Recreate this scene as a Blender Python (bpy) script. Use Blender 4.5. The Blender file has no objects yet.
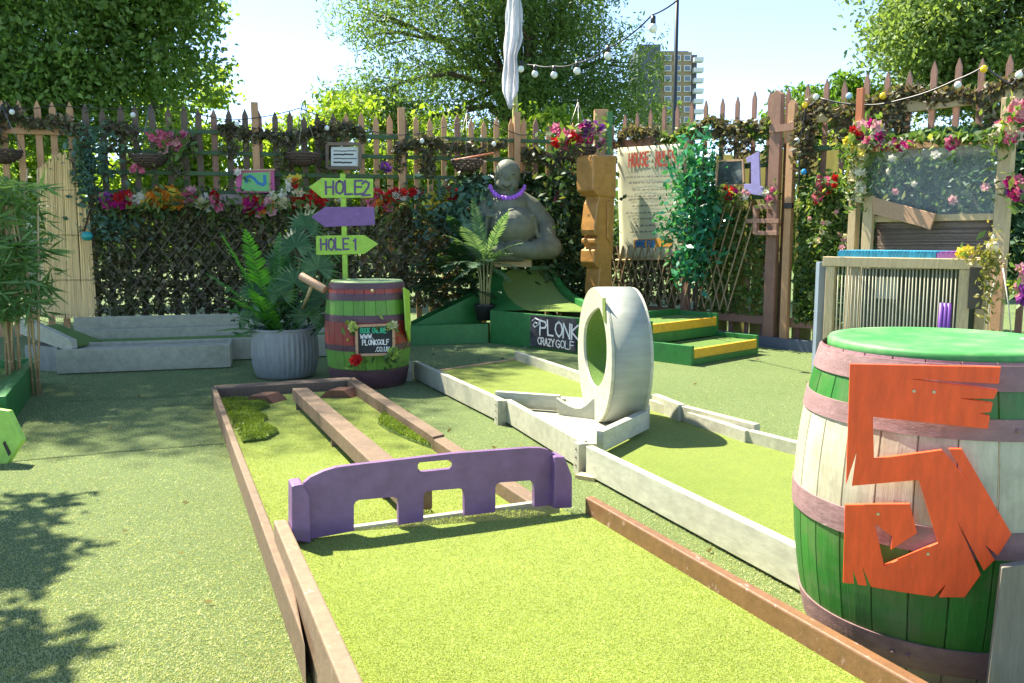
import bpy, math, random
import numpy as np
from mathutils import Vector, Matrix
random.seed(7); rng = np.random.default_rng(7)
sc = bpy.context.scene; C = sc.collection
# ---------------------------------------------------------------- camera
FPX = 850.0; PITCH = math.radians(7.13); HC = 1.3
cam_d = bpy.data.cameras.new('camera'); cam = bpy.data.objects.new('camera', cam_d); C.objects.link(cam)
cam_d.sensor_width = 36; cam_d.lens = 36 * FPX / 1024; cam_d.clip_start = 0.05; cam_d.clip_end = 3000
cam.location = (0, 0, HC); cam.rotation_euler = (math.pi / 2 - PITCH, 0, 0); sc.camera = cam
cam_d.dof.use_dof = False
# ---------------------------------------------------------------- light
SUN = Vector((-0.55, 0.45, 1.0)).normalized()
w = bpy.data.worlds.new('World'); sc.world = w; w.use_nodes = True
nt = w.node_tree; sky = nt.nodes.new('ShaderNodeTexSky'); sky.sky_type = 'NISHITA'; sky.sun_disc = False
sky.sun_elevation = math.asin(SUN.z); sky.sun_rotation = math.atan2(SUN.x, SUN.y)
sky.air_density = 1.0; sky.dust_density = 0.1; sky.altitude = 4000; sky.ozone_density = 1.0
hs_ = nt.nodes.new('ShaderNodeHueSaturation'); hs_.inputs['Saturation'].default_value = 0.95; nt.links.new(sky.outputs[0], hs_.inputs['Color'])
nt.links.new(hs_.outputs[0], nt.nodes['Background'].inputs[0]); nt.nodes['Background'].inputs[1].default_value = 0.094
sl = bpy.data.lights.new('sun', 'SUN'); so = bpy.data.objects.new('sun', sl); C.objects.link(so)
sl.energy = 4.0; sl.angle = math.radians(0.55); sl.color = (1.0, 0.92, 0.76)
so.rotation_euler = SUN.to_track_quat('Z', 'Y').to_euler()
vs = sc.view_settings; vs.view_transform = 'Standard'; vs.look = 'None'; vs.gamma = 1.0; vs.exposure = 2.2
sc.render.resolution_x = 1024; sc.render.resolution_y = 683
# ---------------------------------------------------------------- measuring helpers
cP, sP = math.cos(PITCH), math.sin(PITCH)
def ray(x, y):
    u = (x - 512) / FPX; v = (341.5 - y) / FPX
    return Vector((u, cP + v * sP, -sP + v * cP))
def G(x, y, z=0.0):                      # point at height z seen at a pixel
    d = ray(x, y); t = (z - HC) / d.z
    return Vector((t * d.x, t * d.y, z))
def AY(x, y, Y):                         # point at distance Y
    d = ray(x, y); t = Y / d.y
    return Vector((t * d.x, Y, HC + t * d.z))
def ON(x, y, A, B, off=0.0):             # point on the vertical plane through ground line A-B, moved off towards the camera
    A = Vector((A[0], A[1], 0)); B = Vector((B[0], B[1], 0)); u = (B - A).normalized(); n = Vector((u.y, -u.x, 0))
    if n.dot(-A) < 0: n = -n
    A2 = A + n * off; d = ray(x, y)
    t = (A2 - Vector((0, 0, HC))).dot(n) / d.dot(n)
    return Vector((0, 0, HC)) + d * t
# ---------------------------------------------------------------- materials
MATS = {}
def _new(name):
    m = bpy.data.materials.new(name); m.use_nodes = True; n = m.node_tree.nodes; l = m.node_tree.links
    return m, n, l, n['Principled BSDF']
def _mix(n, l, fac, a, b, mode='MIX'):
    x = n.new('ShaderNodeMix'); x.data_type = 'RGBA'; x.blend_type = mode
    for i, v in ((0, fac), (6, a), (7, b)):
        if hasattr(v, 'is_linked'): l.new(v, x.inputs[i])
        elif i == 0: x.inputs[0].default_value = v
        else: x.inputs[i].default_value = (*v, 1) if len(v) == 3 else v
    return x.outputs[2]
def _noise(n, l, vec, scale, detail=4, rough=.6):
    x = n.new('ShaderNodeTexNoise'); x.inputs['Scale'].default_value = scale; x.inputs['Detail'].default_value = detail; x.inputs['Roughness'].default_value = rough
    if vec: l.new(vec, x.inputs['Vector'])
    return x.outputs[0]
def _ramp(n, l, src, stops):
    r = n.new('ShaderNodeValToRGB'); e = r.color_ramp.elements
    while len(e) < len(stops): e.new(.5)
    for k, (p, c) in enumerate(stops): e[k].position = p; e[k].color = (*c, 1) if not isinstance(c, (int, float)) else (c, c, c, 1)
    l.new(src, r.inputs[0]); return r.outputs[0]
def _map(n, l, scale, coord='Object', rot=(0, 0, 0)):
    t = n.new('ShaderNodeTexCoord'); m = n.new('ShaderNodeMapping'); m.inputs['Scale'].default_value = scale; m.inputs['Rotation'].default_value = rot
    l.new(t.outputs[coord], m.inputs[0]); return m.outputs[0]
def _bump(n, l, h, st, dist, p):
    b = n.new('ShaderNodeBump'); b.inputs['Strength'].default_value = st; b.inputs['Distance'].default_value = dist
    l.new(h, b.inputs['Height']); l.new(b.outputs[0], p.inputs['Normal'])
def painted(name, col, rough=.55, dirt=(.12, .1, .08), amt=.35, grain=(3, 3, 3), gscale=9, bump=.25, isl=.0, rot=(0, 0, 0), worn=None, wlo=.62):
    """paint or bare wood: stretched grain, dirt patches, per-board variation"""
    if name in MATS: return MATS[name]
    m, n, l, p = _new(name); v = _map(n, l, grain, rot=rot)
    g = _noise(n, l, v, gscale, 6, .65); v2 = _map(n, l, (1, 1, 1)); b = _noise(n, l, v2, 3.3, 5, .7)
    c1 = _mix(n, l, _ramp(n, l, g, [(.35, 0), (.75, 1)]), tuple(x * .78 for x in col), tuple(min(1, x * 1.12) for x in col))
    f = n.new('ShaderNodeMath'); f.operation = 'MULTIPLY'; f.inputs[1].default_value = amt; l.new(_ramp(n, l, b, [(.48, 0), (.78, 1)]), f.inputs[0])
    c2 = _mix(n, l, f.outputs[0], c1, dirt)
    if worn:
        wn = _noise(n, l, _map(n, l, tuple(x * 1.6 for x in grain), rot=rot), gscale * .8, 8, .75)
        c2 = _mix(n, l, _ramp(n, l, wn, [(wlo, 0), (wlo + .04, 1)]), c2, worn)
    if isl:
        gi = n.new('ShaderNodeNewGeometry'); rr = n.new('ShaderNodeMapRange'); rr.inputs[3].default_value = 1 - isl; rr.inputs[4].default_value = 1 + isl
        l.new(gi.outputs['Random Per Island'], rr.inputs[0])
        h = n.new('ShaderNodeHueSaturation'); l.new(rr.outputs[0], h.inputs['Value']); l.new(c2, h.inputs['Color']); c2 = h.outputs[0]
    l.new(c2, p.inputs['Base Color']); p.inputs['Roughness'].default_value = rough
    _bump(n, l, g, bump, .006, p); MATS[name] = m; return m
def leafmat(name, cols, trans=.45, rough=.5, spec=.4, tint=(1.5, 1.45, .6)):
    if name in MATS: return MATS[name]
    m, n, l, p = _new(name); gi = n.new('ShaderNodeNewGeometry')
    stops = [(i / max(1, len(cols) - 1), c) for i, c in enumerate(cols)]
    c = _ramp(n, l, gi.outputs['Random Per Island'], stops)
    b = _noise(n, l, _map(n, l, (1, 1, 1)), 1.3, 2, .5)
    c = _mix(n, l, _ramp(n, l, b, [(.35, 0), (.65, 1)]), _mix(n, l, 1.0, c, (.8, .8, .8), 'MULTIPLY'), c)
    l.new(c, p.inputs['Base Color']); p.inputs['Roughness'].default_value = rough; p.inputs['Specular IOR Level'].default_value = spec
    t = n.new('ShaderNodeBsdfTranslucent'); s = n.new('ShaderNodeMixShader'); s.inputs[0].default_value = trans
    tc = _mix(n, l, 1.0, c, tint, 'MULTIPLY'); l.new(tc, t.inputs[0])
    l.new(p.outputs[0], s.inputs[1]); l.new(t.outputs[0], s.inputs[2]); l.new(s.outputs[0], n['Material Output'].inputs[0])
    MATS[name] = m; return m
def turf(name, col, col2, sc_=260, patch=.8, bump=1.0, fleck=(.75, .8, .5)):
    if name in MATS: return MATS[name]
    m, n, l, p = _new(name); v = _map(n, l, (1, 1, 1))
    f1 = _noise(n, l, v, sc_, 3, .7); f2 = _noise(n, l, v, sc_ * .28, 3, .6); f3 = _noise(n, l, v, patch, 4, .55); f4 = _noise(n, l, v, 11, 3, .6)
    c = _mix(n, l, _ramp(n, l, f3, [(.35, 0), (.68, 1)]), col, col2)
    c = _mix(n, l, _ramp(n, l, f1, [(.3, 0), (.7, 1)]), _mix(n, l, 1.0, c, (.5, .56, .45), 'MULTIPLY'), _mix(n, l, 1.0, c, (1.4, 1.35, 1.5), 'MULTIPLY'))
    c = _mix(n, l, _ramp(n, l, f2, [(.4, 0), (.62, .5)]), _mix(n, l, 1.0, c, (.82, .86, .76), 'MULTIPLY'), c)
    c = _mix(n, l, _ramp(n, l, f4, [(.35, 0), (.7, 1)]), _mix(n, l, 1.0, c, (.88, .9, .86), 'MULTIPLY'), c)
    l.new(c, p.inputs['Base Color']); p.inputs['Roughness'].default_value = .75; p.inputs['Specular IOR Level'].default_value = .2
    p.inputs['Sheen Weight'].default_value = .25; p.inputs['Sheen Roughness'].default_value = .4; p.inputs['Sheen Tint'].default_value = (.9, 1, .6, 1)
    a = n.new('ShaderNodeMath'); a.operation = 'ADD'; l.new(f1, a.inputs[0]); l.new(f2, a.inputs[1])
    _bump(n, l, a.outputs[0], bump, .012, p); MATS[name] = m; return m
def plain(name, col, rough=.5, metal=0, emit=None, trans=0, alpha=1, isl=0):
    if name in MATS: return MATS[name]
    m, n, l, p = _new(name); v = _noise(n, l, _map(n, l, (1, 1, 1)), 14, 4, .6)
    c = _mix(n, l, v, tuple(x * .85 for x in col), tuple(min(1, x * 1.1) for x in col))
    if isl:
        gi = n.new('ShaderNodeNewGeometry'); rr = n.new('ShaderNodeMapRange'); rr.inputs[3].default_value = 1 - isl; rr.inputs[4].default_value = 1 + isl
        l.new(gi.outputs['Random Per Island'], rr.inputs[0]); h = n.new('ShaderNodeHueSaturation'); l.new(rr.outputs[0], h.inputs['Value']); l.new(c, h.inputs['Color']); c = h.outputs[0]
    l.new(c, p.inputs['Base Color']); p.inputs['Roughness'].default_value = rough; p.inputs['Metallic'].default_value = metal
    p.inputs['Transmission Weight'].default_value = trans; p.inputs['Alpha'].default_value = alpha
    MATS[name] = m; return m
def petal(name, col, col2=None): return leafmat('petal_' + name, [col, col2 or tuple(min(1, x * 1.25) for x in col), tuple(x * .7 for x in col)], .35, .5, .2, (1.1, 1.1, 1.1))
# ---------------------------------------------------------------- mesh builder
def sph(ro): return ro
class MB:
    def __init__(s): s.v = []; s.f = []; s.sm = []
    def add(s, vs_, fs, smooth=False):
        o = len(s.v); s.v += [tuple(x) for x in vs_]; s.f += [tuple(i + o for i in f) for f in fs]; s.sm += [smooth] * len(fs); return s
    def prism(s, pts, n, smooth=False):           # planar polygon extruded along vector n
        n = Vector(n); a = [Vector(p) for p in pts]; k = len(a); nn = Vector((0, 0, 0))
        for i in range(k): nn += a[i].cross(a[(i + 1) % k])
        if nn.dot(n) > 0: a = a[::-1]
        return s.add(a + [p + n for p in a], [tuple(range(k)), tuple(range(2 * k - 1, k - 1, -1))] + [(i, i + k, (i + 1) % k + k, (i + 1) % k) for i in range(k)])
    def slab(s, pts, z0, z1): return s.prism([(p[0], p[1], z0) for p in pts], (0, 0, z1 - z0))
    def box(s, c, e1, e2, e3):                    # centre and three half-edge vectors
        c = Vector(c); e1 = Vector(e1); e2 = Vector(e2); e3 = Vector(e3); b = c - e1 - e2 - e3
        return s.prism([b, b + 2 * e1, b + 2 * e1 + 2 * e2, b + 2 * e2], 2 * e3)
    def bar(s, a, b, w_, h_, up=(0, 0, 1)):       # rectangular bar from a to b
        a = Vector(a); b = Vector(b); d = (b - a); u = d.normalized(); r = u.cross(Vector(up)).normalized(); q = r.cross(u)
        return s.box((a + b) / 2, d / 2, r * w_ / 2, q * h_ / 2)
    def board(s, a, b, t, z0, z1, side=1):        # ground line a-b, thickness t to one side
        a = Vector((a[0], a[1], 0)); b = Vector((b[0], b[1], 0)); u = (b - a).normalized(); n = Vector((u.y, -u.x, 0)) * side * t
        return s.slab([a, b, b + n, a + n], z0, z1)
    def tube(s, pts, r0, r1=None, n=8, cap=True):
        pts = [Vector(p) for p in pts]; r1 = r0 if r1 is None else r1; k = len(pts); vs_ = []; prev = None
        for i, p in enumerate(pts):
            d = (pts[min(i + 1, k - 1)] - pts[max(i - 1, 0)]).normalized()
            a = prev if prev is not None else (Vector((0, 0, 1)) if abs(d.z) < .9 else Vector((1, 0, 0)))
            x = a - d * a.dot(d)
            if x.length < 1e-4: x = Vector((1, 0, 0)).cross(d)
            x.normalize(); prev = x; y = d.cross(x); r = r0[i] if isinstance(r0, (list, tuple)) else r0 + (r1 - r0) * i / max(1, k - 1)
            for j in range(n):
                t = 2 * math.pi * j / n; vs_.append(p + (x * math.cos(t) + y * math.sin(t)) * r)
        fs = [(i * n + j, i * n + (j + 1) % n, (i + 1) * n + (j + 1) % n, (i + 1) * n + j) for i in range(k - 1) for j in range(n)]
        if cap: fs += [tuple(range(n))[::-1], tuple(range((k - 1) * n, k * n))]
        return s.add(vs_, fs, True)
    def lathe(s, prof, c=(0, 0, 0), n=32, fn=None, cap=False):
        c = Vector(c); vs_ = []; k = len(prof)
        for r, z in prof:
            for j in range(n):
                t = 2 * math.pi * j / n; q = r * (fn(t, z) if fn else 1); vs_.append(c + Vector((q * math.cos(t), q * math.sin(t), z)))
        fs = [(i * n + j, i * n + (j + 1) % n, (i + 1) * n + (j + 1) % n, (i + 1) * n + j) for i in range(k - 1) for j in range(n)]
        if cap: fs += [tuple(range(n))[::-1], tuple(range((k - 1) * n, k * n))]
        return s.add(vs_, fs, True)
    def ball(s, c, r, n=10, sq=(1, 1, 1)):
        prof = [(math.sin(math.pi * i / n) * 1.0 + 1e-5, -math.cos(math.pi * i / n)) for i in range(n + 1)]; c = Vector(c)
        m = MB().lathe(prof, n=n + 4)
        return s.add([c + Vector((v[0] * r * sq[0], v[1] * r * sq[1], v[2] * r * sq[2])) for v in m.v], m.f, True)
    def quad(s, a, b, c, d): return s.add([a, b, c, d], [(0, 1, 2, 3)])
    def build(s, name, mat, parent=None, bevel=0, smooth_angle=None):
        me = bpy.data.meshes.new(name); me.from_pydata(s.v, [], s.f); me.update()
        me.polygons.foreach_set('use_smooth', s.sm)
        if not isinstance(mat, (list, tuple)): mat = [mat]
        for q in mat: me.materials.append(q)
        o = bpy.data.objects.new(name, me); C.objects.link(o)
        if parent: o.parent = parent; o.matrix_parent_inverse = Matrix.Translation(-parent.location)
        if bevel:
            b = o.modifiers.new('bevel', 'BEVEL'); b.width = bevel; b.segments = 2; b.limit_method = 'ANGLE'
        return o
def thing(name, label, cat, loc=(0, 0, 0), group=None):
    o = bpy.data.objects.new(name, None); C.objects.link(o); o.location = loc; o.empty_display_size = .1
    o['label'] = label; o['category'] = cat
    if group: o['group'] = group
    return o
def tag(o, label, cat, group=None):
    o['label'] = label; o['category'] = cat
    if group: o['group'] = group
    return o
def setting(o, kind='structure'): o['kind'] = kind; return o
def npmesh(name, V, Fq, mat, parent=None, k=4):
    me = bpy.data.meshes.new(name); V = np.asarray(V, dtype=np.float32).reshape(-1, 3); Fq = np.asarray(Fq, dtype=np.int32).reshape(-1, k)
    me.vertices.add(len(V)); me.vertices.foreach_set('co', V.ravel())
    me.loops.add(Fq.size); me.loops.foreach_set('vertex_index', Fq.ravel())
    me.polygons.add(len(Fq)); me.polygons.foreach_set('loop_start', np.arange(0, Fq.size, k, dtype=np.int32)); me.polygons.foreach_set('loop_total', np.full(len(Fq), k, dtype=np.int32))
    me.update(calc_edges=True); me.materials.append(mat)
    o = bpy.data.objects.new(name, me); C.objects.link(o)
    if parent: o.parent = parent; o.matrix_parent_inverse = Matrix.Translation(-parent.location)
    return o
def unit(a): return a / (np.linalg.norm(a, axis=-1, keepdims=True) + 1e-9)
def leafgeo(P, size, asp=.5, droop=0.0, up=0.0, var=.4, dirs=None):
    P = np.asarray(P); N = len(P); a = unit(rng.normal(size=(N, 3))) if dirs is None else unit(dirs + rng.normal(size=(N, 3)) * .25)
    a[:, 2] -= droop; a = unit(a); r = rng.normal(size=(N, 3)); r[:, 2] *= (1 - up); b = unit(np.cross(a, r)); s = size * (1 + var * rng.uniform(-1, 1, (N, 1)))
    c = np.cross(a, b)
    V = np.stack([P - a * s, P - a * s * .1 + b * s * asp + c * s * .15, P + a * s, P - a * s * .1 - b * s * asp + c * s * .15], 1)
    return V.reshape(-1, 3), np.arange(4 * N).reshape(-1, 4)
def leaves(name, P, size, mat, parent=None, **k):
    V, F = leafgeo(P, size, **k); return npmesh(name, V, F, mat, parent)
def blob(c, r, n): return np.asarray(c) + rng.normal(size=(n, 3)) * np.asarray(r) * .5
# ---------------------------------------------------------------- lettering by strokes (4 x 6 grid)
GL = {'A': [[(0, 0), (1.7, 6), (3.6, 0)], [(.6, 2.2), (3, 2.2)]], 'B': [[(0, 0), (0, 6), (2.4, 5.8), (3, 4.6), (2.2, 3.3), (0, 3.1)], [(2.2, 3.3), (3.4, 1.8), (2.6, .2), (0, 0)]],
 'C': [[(3.3, 5), (2, 6), (.6, 5), (0, 3), (.6, 1), (2, 0), (3.3, 1)]], 'D': [[(0, 0), (0, 6), (2.2, 5.4), (3.3, 3), (2.2, .6), (0, 0)]],
 'E': [[(3.2, 6), (0, 6), (0, 0), (3.2, 0)], [(0, 3.1), (2.6, 3.1)]], 'F': [[(3.2, 6), (0, 6), (0, 0)], [(0, 3.2), (2.6, 3.2)]],
 'G': [[(3.3, 5), (2, 6), (.6, 5), (0, 3), (.6, 1), (2, 0), (3.3, .8), (3.3, 2.6), (2, 2.6)]], 'H': [[(0, 0), (0, 6)], [(3.2, 0), (3.2, 6)], [(0, 3), (3.2, 3.2)]],
 'I': [[(1, 0), (1, 6)]], 'K': [[(0, 0), (0, 6)], [(3.2, 6), (0, 2.8), (3.4, 0)]], 'L': [[(0, 6), (0, 0), (3, 0)]], 'N': [[(0, 0), (0, 6), (3.2, 0), (3.2, 6)]],
 'O': [[(1.7, 6), (.4, 5), (0, 3), (.4, 1), (1.7, 0), (3, 1), (3.4, 3), (3, 5), (1.7, 6)]], 'P': [[(0, 0), (0, 6), (2.6, 5.8), (3.3, 4.5), (2.5, 3.1), (0, 2.9)]],
 'R': [[(0, 0), (0, 6), (2.6, 5.8), (3.2, 4.5), (2.4, 3.2), (0, 3)], [(1.6, 3), (3.4, 0)]], 'S': [[(3.1, 5.2), (1.7, 6), (.2, 5), (.6, 3.5), (2.8, 2.6), (3.2, 1.1), (1.7, 0), (0, .8)]],
 'U': [[(0, 6), (0, 1.4), (1.6, 0), (3.2, 1.4), (3.2, 6)]], 'V': [[(0, 6), (1.7, 0), (3.4, 6)]], 'W': [[(0, 6), (1, 0), (2.2, 4.5), (3.4, 0), (4.4, 6)]],
 'Y': [[(0, 6), (1.7, 3), (3.4, 6)], [(1.7, 3), (1.7, 0)]], 'Z': [[(0, 6), (3.2, 6), (0, 0), (3.3, 0)]], '.': [[(.3, 0), (.6, .5)]], ' ': [],
 '1': [[(.2, 4.8), (1.4, 6), (1.4, 0)]], '2': [[(.1, 4.8), (1.5, 6), (3, 4.8), (2.6, 3.2), (0, 0), (3.4, .1)]], 'T': [[(0, 6), (3.4, 6)], [(1.7, 6), (1.7, 0)]]}
WID = {'I': 2, '.': 1.2, 'W': 4.6, '1': 2.4, ' ': 2}
_k = [0]
def ribbon(mb, p, q, t, nrm):
    _k[0] = (_k[0] + 1) % 7; d = (q - p).normalized(); s = d.cross(nrm).normalized() * t / 2; e = d * t * .35; o = nrm * (.0012 + .00025 * _k[0])
    mb.quad(p - e - s + o, q + e - s + o, q + e + s + o, p - e + s + o)
def write(mb, txt, org, rx, up, h, t, wf=1.0, gap=1.1, jit=.15):
    rx = Vector(rx).normalized(); up = Vector(up).normalized(); nrm = rx.cross(up).normalized(); x = 0; s = h / 6; org = Vector(org)
    for ch in txt:
        jy = random.uniform(-jit, jit) * 1.5
        for st in GL.get(ch, []):
            P = [org + rx * (x + (a + random.uniform(-jit, jit)) * s * wf) + up * ((b + jy + random.uniform(-jit, jit)) * s) for a, b in st]
            for i in range(len(P) - 1): ribbon(mb, P[i], P[i + 1], t, nrm)
        x += (WID.get(ch, 3.3) + gap) * s * wf
    return x
def frame(A, B):   # unit vectors along a ground line, and its normal towards the camera
    u = Vector((B[0] - A[0], B[1] - A[1], 0)).normalized(); n = Vector((u.y, -u.x, 0))
    if n.dot(Vector((-A[0], -A[1], 0))) < 0: n = -n
    return u, n
# ================================================================ shared materials
M_ground = turf('ground_turf', (.125, .185, .048), (.165, .22, .07), 150, .7)
M_lane = turf('lane_turf', (.195, .255, .022), (.235, .285, .034), 190, .9, .8)
M_near = turf('near_lane_turf', (.205, .265, .035), (.25, .30, .05), 190, .9, .5)
M_lane2 = turf('dark_lane_turf', (.13, .26, .03), (.17, .31, .04), 300, .9)
M_rough = turf('rough_turf', (.12, .20, .02), (.17, .26, .035), 160, 2, 1)
WOODW = painted('weathered_wood', (.175, .115, .065), .75, (.09, .06, .045), .7, (1, 1, 1), 26, .5, .12, worn=(.34, .27, .19), wlo=.62)
WOODN = painted('pale_weathered_wood', (.23, .155, .09), .75, (.16, .12, .09), .5, (1, 1, 1), 26, .5, .12, worn=(.38, .30, .22), wlo=.6)
WOODB = painted('red_brown_board', (.21, .105, .045), .42, (.12, .07, .05), .5, (1, 1, 1), 22, .4, .1, worn=(.34, .22, .17), wlo=.6)
WOODD = painted('dark_stained_wood', (.17, .115, .08), .7, (.08, .06, .045), .5, (8, 8, 1.2), 10, .5, .35)
WOODO = painted('orange_wood', (.62, .34, .17), .7, (.2, .12, .07), .4, (9, 9, 1), 9, .4, .25)
WOODR = painted('red_brown_wood', (.33, .175, .12), .7, (.1, .06, .05), .5, (9, 9, 1), 9, .4, .2)
WOODY = painted('pale_pine', (.58, .44, .24), .6, (.3, .2, .1), .35, (9, 9, 1.2), 9, .35, .12)
WOODP = painted('pine_plank', (.50, .30, .17), .6, (.3, .16, .08), .35, (1.5, 9, 9), 9, .35, .1)
GREYP = painted('pale_grey_paint', (.44, .43, .315), .6, (.2, .2, .13), .45, (3, 3, 3), 6, .25, .05, worn=(.30, .29, .22), wlo=.68)
WHITEP = painted('off_white_paint', (.46, .46, .35), .55, (.30, .29, .19), .3, (2, 2, 5), 6, .2, 0, worn=(.34, .32, .24), wlo=.74)
GREENP = painted('deep_green_paint', (.03, .20, .04), .45, (.05, .12, .05), .4, (2, 2, 2), 7, .25, .1, worn=(.10, .27, .10), wlo=.7)
LIMEP = painted('lime_paint', (.33, .55, .05), .5, (.2, .3, .05), .3, (3, 3, 3), 8, .2)
PURPP = painted('purple_paint', (.19, .085, .28), .5, (.1, .05, .13), .3, (3, 3, 3), 8, .2)
YELLP = painted('yellow_paint', (.72, .42, .03), .5, (.35, .22, .05), .4, (3, 3, 3), 8, .3)
TRELG = painted('green_trellis_paint', (.06, .12, .05), .7, (.04, .05, .03), .4, (2, 2, 2), 9, .3)
BLACKP = plain('black_plastic', (.02, .02, .02), .45)
TEALL = leafmat('blue_green_leaf', [(.05, .11, .07), (.09, .19, .13), (.16, .28, .22)], .3)
IVYB = leafmat('brown_ivy_leaf', [(.05, .055, .025), (.10, .105, .045), (.19, .15, .08), (.09, .14, .045), (.36, .29, .16)], .25)
IVYG = leafmat('green_ivy_leaf', [(.05, .10, .03), (.09, .17, .04), (.14, .24, .06), (.28, .30, .10)], .4)
DRYL = leafmat('dry_garland_leaf', [(.10, .075, .05), (.16, .12, .085), (.11, .14, .06), (.28, .22, .15)], .3)
GRNL = leafmat('fresh_leaf', [(.05, .14, .015), (.10, .22, .025), (.16, .30, .04)], .45)
WICK = painted('brown_wicker', (.09, .055, .04), .8, (.04, .03, .02), .4, (1, 1, 9), 12, .6, .3)
# ================================================================ ground
o = MB().quad((-400, -60, 0), (400, -60, 0), (400, 900, 0), (-400, 900, 0)).build('ground', M_ground); setting(o)
# turf seams, a strip of carpet laid over the ground
# ================================================================ wooden-bordered lane
zN, zF, zT = .22, .13, .15
LW = thing('golf_lane', 'near mini golf lane of bright turf bordered with bare weathered wooden boards', 'golf lane', (-.4, 4.5, 0))
nlo0, nlo1 = G(273.4, 520, zN), G(340, 683, zN); nli0, nli1 = G(286.8, 519, zN), G(364.5, 683, zN)
dn = (nlo1 - nlo0); nlo1 = nlo0 + dn * 2.0; dn = nli1 - nli0; nli1 = nli0 + dn * 2.0
nri0, nri1 = G(585, 497, zN), G(905.7, 679.6, zN); nro0, nro1 = G(592, 495, zN), G(922, 678, zN)
dn = nri1 - nri0; nri1 = nri0 + dn * 1.7; dn = nro1 - nro0; nro1 = nro0 + dn * 1.75
MB().slab([nlo0, nlo1, nli1, nli0], 0, zN).build('border_board', WOODN, LW, .006)
MB().slab([nri0, nri1, nro1, nro0], 0, zN).build('border_board', WOODB, LW, .006)
MB().slab([nli0, nli1, nri1, nri0], .0, zT).build('raised_turf', M_near, LW)
flo0, flo1 = G(211, 386, zF), G(259, 520, zF); fli0, fli1 = G(217, 388, zF), G(269, 520, zF)
fm0, fm1 = flo0.lerp(flo1, .57), fli0.lerp(fli1, .57)
MB().slab([flo0, fm0, fm1, fli0], 0, zF).build('border_board', WOODW, LW, .006)
e_ = .012; v_ = Vector((0, -e_, 0)); flo2 = flo0.lerp(flo1, 1.35); fli2 = fli0.lerp(fli1, 1.2)
MB().slab([fm0 + v_, flo2, fli2, fm1 + v_], 0, zF + .012).build('border_board', WOODW, LW, .006)
fri0, fri1 = G(347, 380, zF), G(530, 500, zF); fro0, fro1 = G(354, 377, zF), G(548, 499, zF)
fm2, fm3 = fri0.lerp(fri1, .62), fro0.lerp(fro1, .62)
MB().slab([fri0, fm2, fm3, fro0], 0, zF).build('border_board', WOODW, LW, .006)
MB().slab([fm2 + v_, fri1, fro1, fm3 + v_], 0, zF - .012).build('border_board', WOODW, LW, .006)
MB().slab([fli0 + Vector((0, .012, 0)), fri0 + Vector((0, .012, 0)), fro0 + Vector((0, .06, 0)), flo0 + Vector((0, .06, 0))], 0, zF - .006).build('end_board', WOODD, LW, .005)
MB().slab([fli0, G(283, 555, .05), G(600, 530, .05), fri0], .0, .05).build('lower_turf', M_near, LW)
# strip under the barrier
a, b = G(340, 532, zT), G(560, 502, zT)
MB().board(a, b, .03, .1, zT + .012, -1).build('threshold_strip', GREYP, LW, .002)
# centre beam on small feet
bz0, bz1 = .10, .19
bt0, bt1 = G(292, 388, bz1), G(372, 463, bz1); bu0, bu1 = G(308, 387.5, bz1), G(398, 461, bz1)
bt1 = bt0.lerp(bt1, 1.23); bu1 = bu0.lerp(bu1, 1.23)
CB = thing('balance_beam', 'long weathered wooden beam on short feet down the middle of the near lane', 'beam', bt0.lerp(bu1, .5))
MB().slab([bt0, bt1, bu1, bu0], bz0, bz1).build('beam', WOODW, CB, .006)
for t in (.03, .45, .85):
    p = bt0.lerp(bt1, t) + Vector((.012, 0, 0)); q = bu0.lerp(bu1, t) - Vector((.012, 0, 0))
    MB().board(p, q, .05, .05, bz0 - .001, 1).build('foot', WOODD, CB)
BRDK = painted('dark_brown_stain', (.19, .08, .04), .6, (.07, .04, .03), .5, (8, 8, 1.2), 10, .5, .2)
def ramp_block(x0, x1, yb, yt, lab):
    a = G(x0, yb, .05); b = G(x1, yb, .05); m = MB(); h = .06; c = a.lerp(b, .27); d = a.lerp(b, .73); dp = Vector((.06, .16, 0))
    m.prism([a, b, d + Vector((0, 0, h)), c + Vector((0, 0, h))], dp); tag(m.build('ramp_block', BRDK), lab, 'block')
ramp_block(242, 274, 403.5, 394, 'dark trapezoid wooden block on the turf left of the centre beam')
ramp_block(319, 352, 398, 388, 'dark trapezoid wooden block on the turf right of the centre beam')
def rough_patch(px, lab):
    P = [G(x, y, .052) for x, y in px]; m = MB().slab(P, .052, .066); o = m.build('rough_patch', M_rough); cx = np.array([p[0] for p in P]); cy = np.array([p[1] for p in P])
    pts = []
    while len(pts) < 5200:
        x, y = rng.uniform(cx.min(), cx.max()), rng.uniform(cy.min(), cy.max()); ins = False; j = len(P) - 1
        for i in range(len(P)):
            if (P[i].y > y) != (P[j].y > y) and x < (P[j].x - P[i].x) * (y - P[i].y) / (P[j].y - P[i].y) + P[i].x: ins = not ins
            j = i
        if ins: pts.append((x, y, .075))
    r = thing('rough_turf_patch', lab, 'turf patch', P[0]); o.parent = r; o.matrix_parent_inverse = Matrix.Translation(-r.location); o.name = 'mat_base'
    leaves('pile', np.array(pts), .016, leafmat('rough_blade', [(.12, .20, .02), (.19, .29, .04), (.28, .38, .07)], .3), r, asp=.16, dirs=np.tile([0, 0, 1.], (5200, 1)) + rng.normal(size=(5200, 3)) * .6)
rough_patch([(221, 401), (240, 400), (262, 403), (270, 407), (255, 413), (268, 419), (262, 424), (279, 433), (266, 440), (243, 443)], 'wavy dark rough turf patch along the left border of the near lane')
rough_patch([(382, 417), (392, 411), (408, 414), (432, 440), (452, 452), (436, 450), (410, 441), (388, 431), (378, 424)], 'wavy dark rough turf patch along the right border of the near lane')
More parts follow.
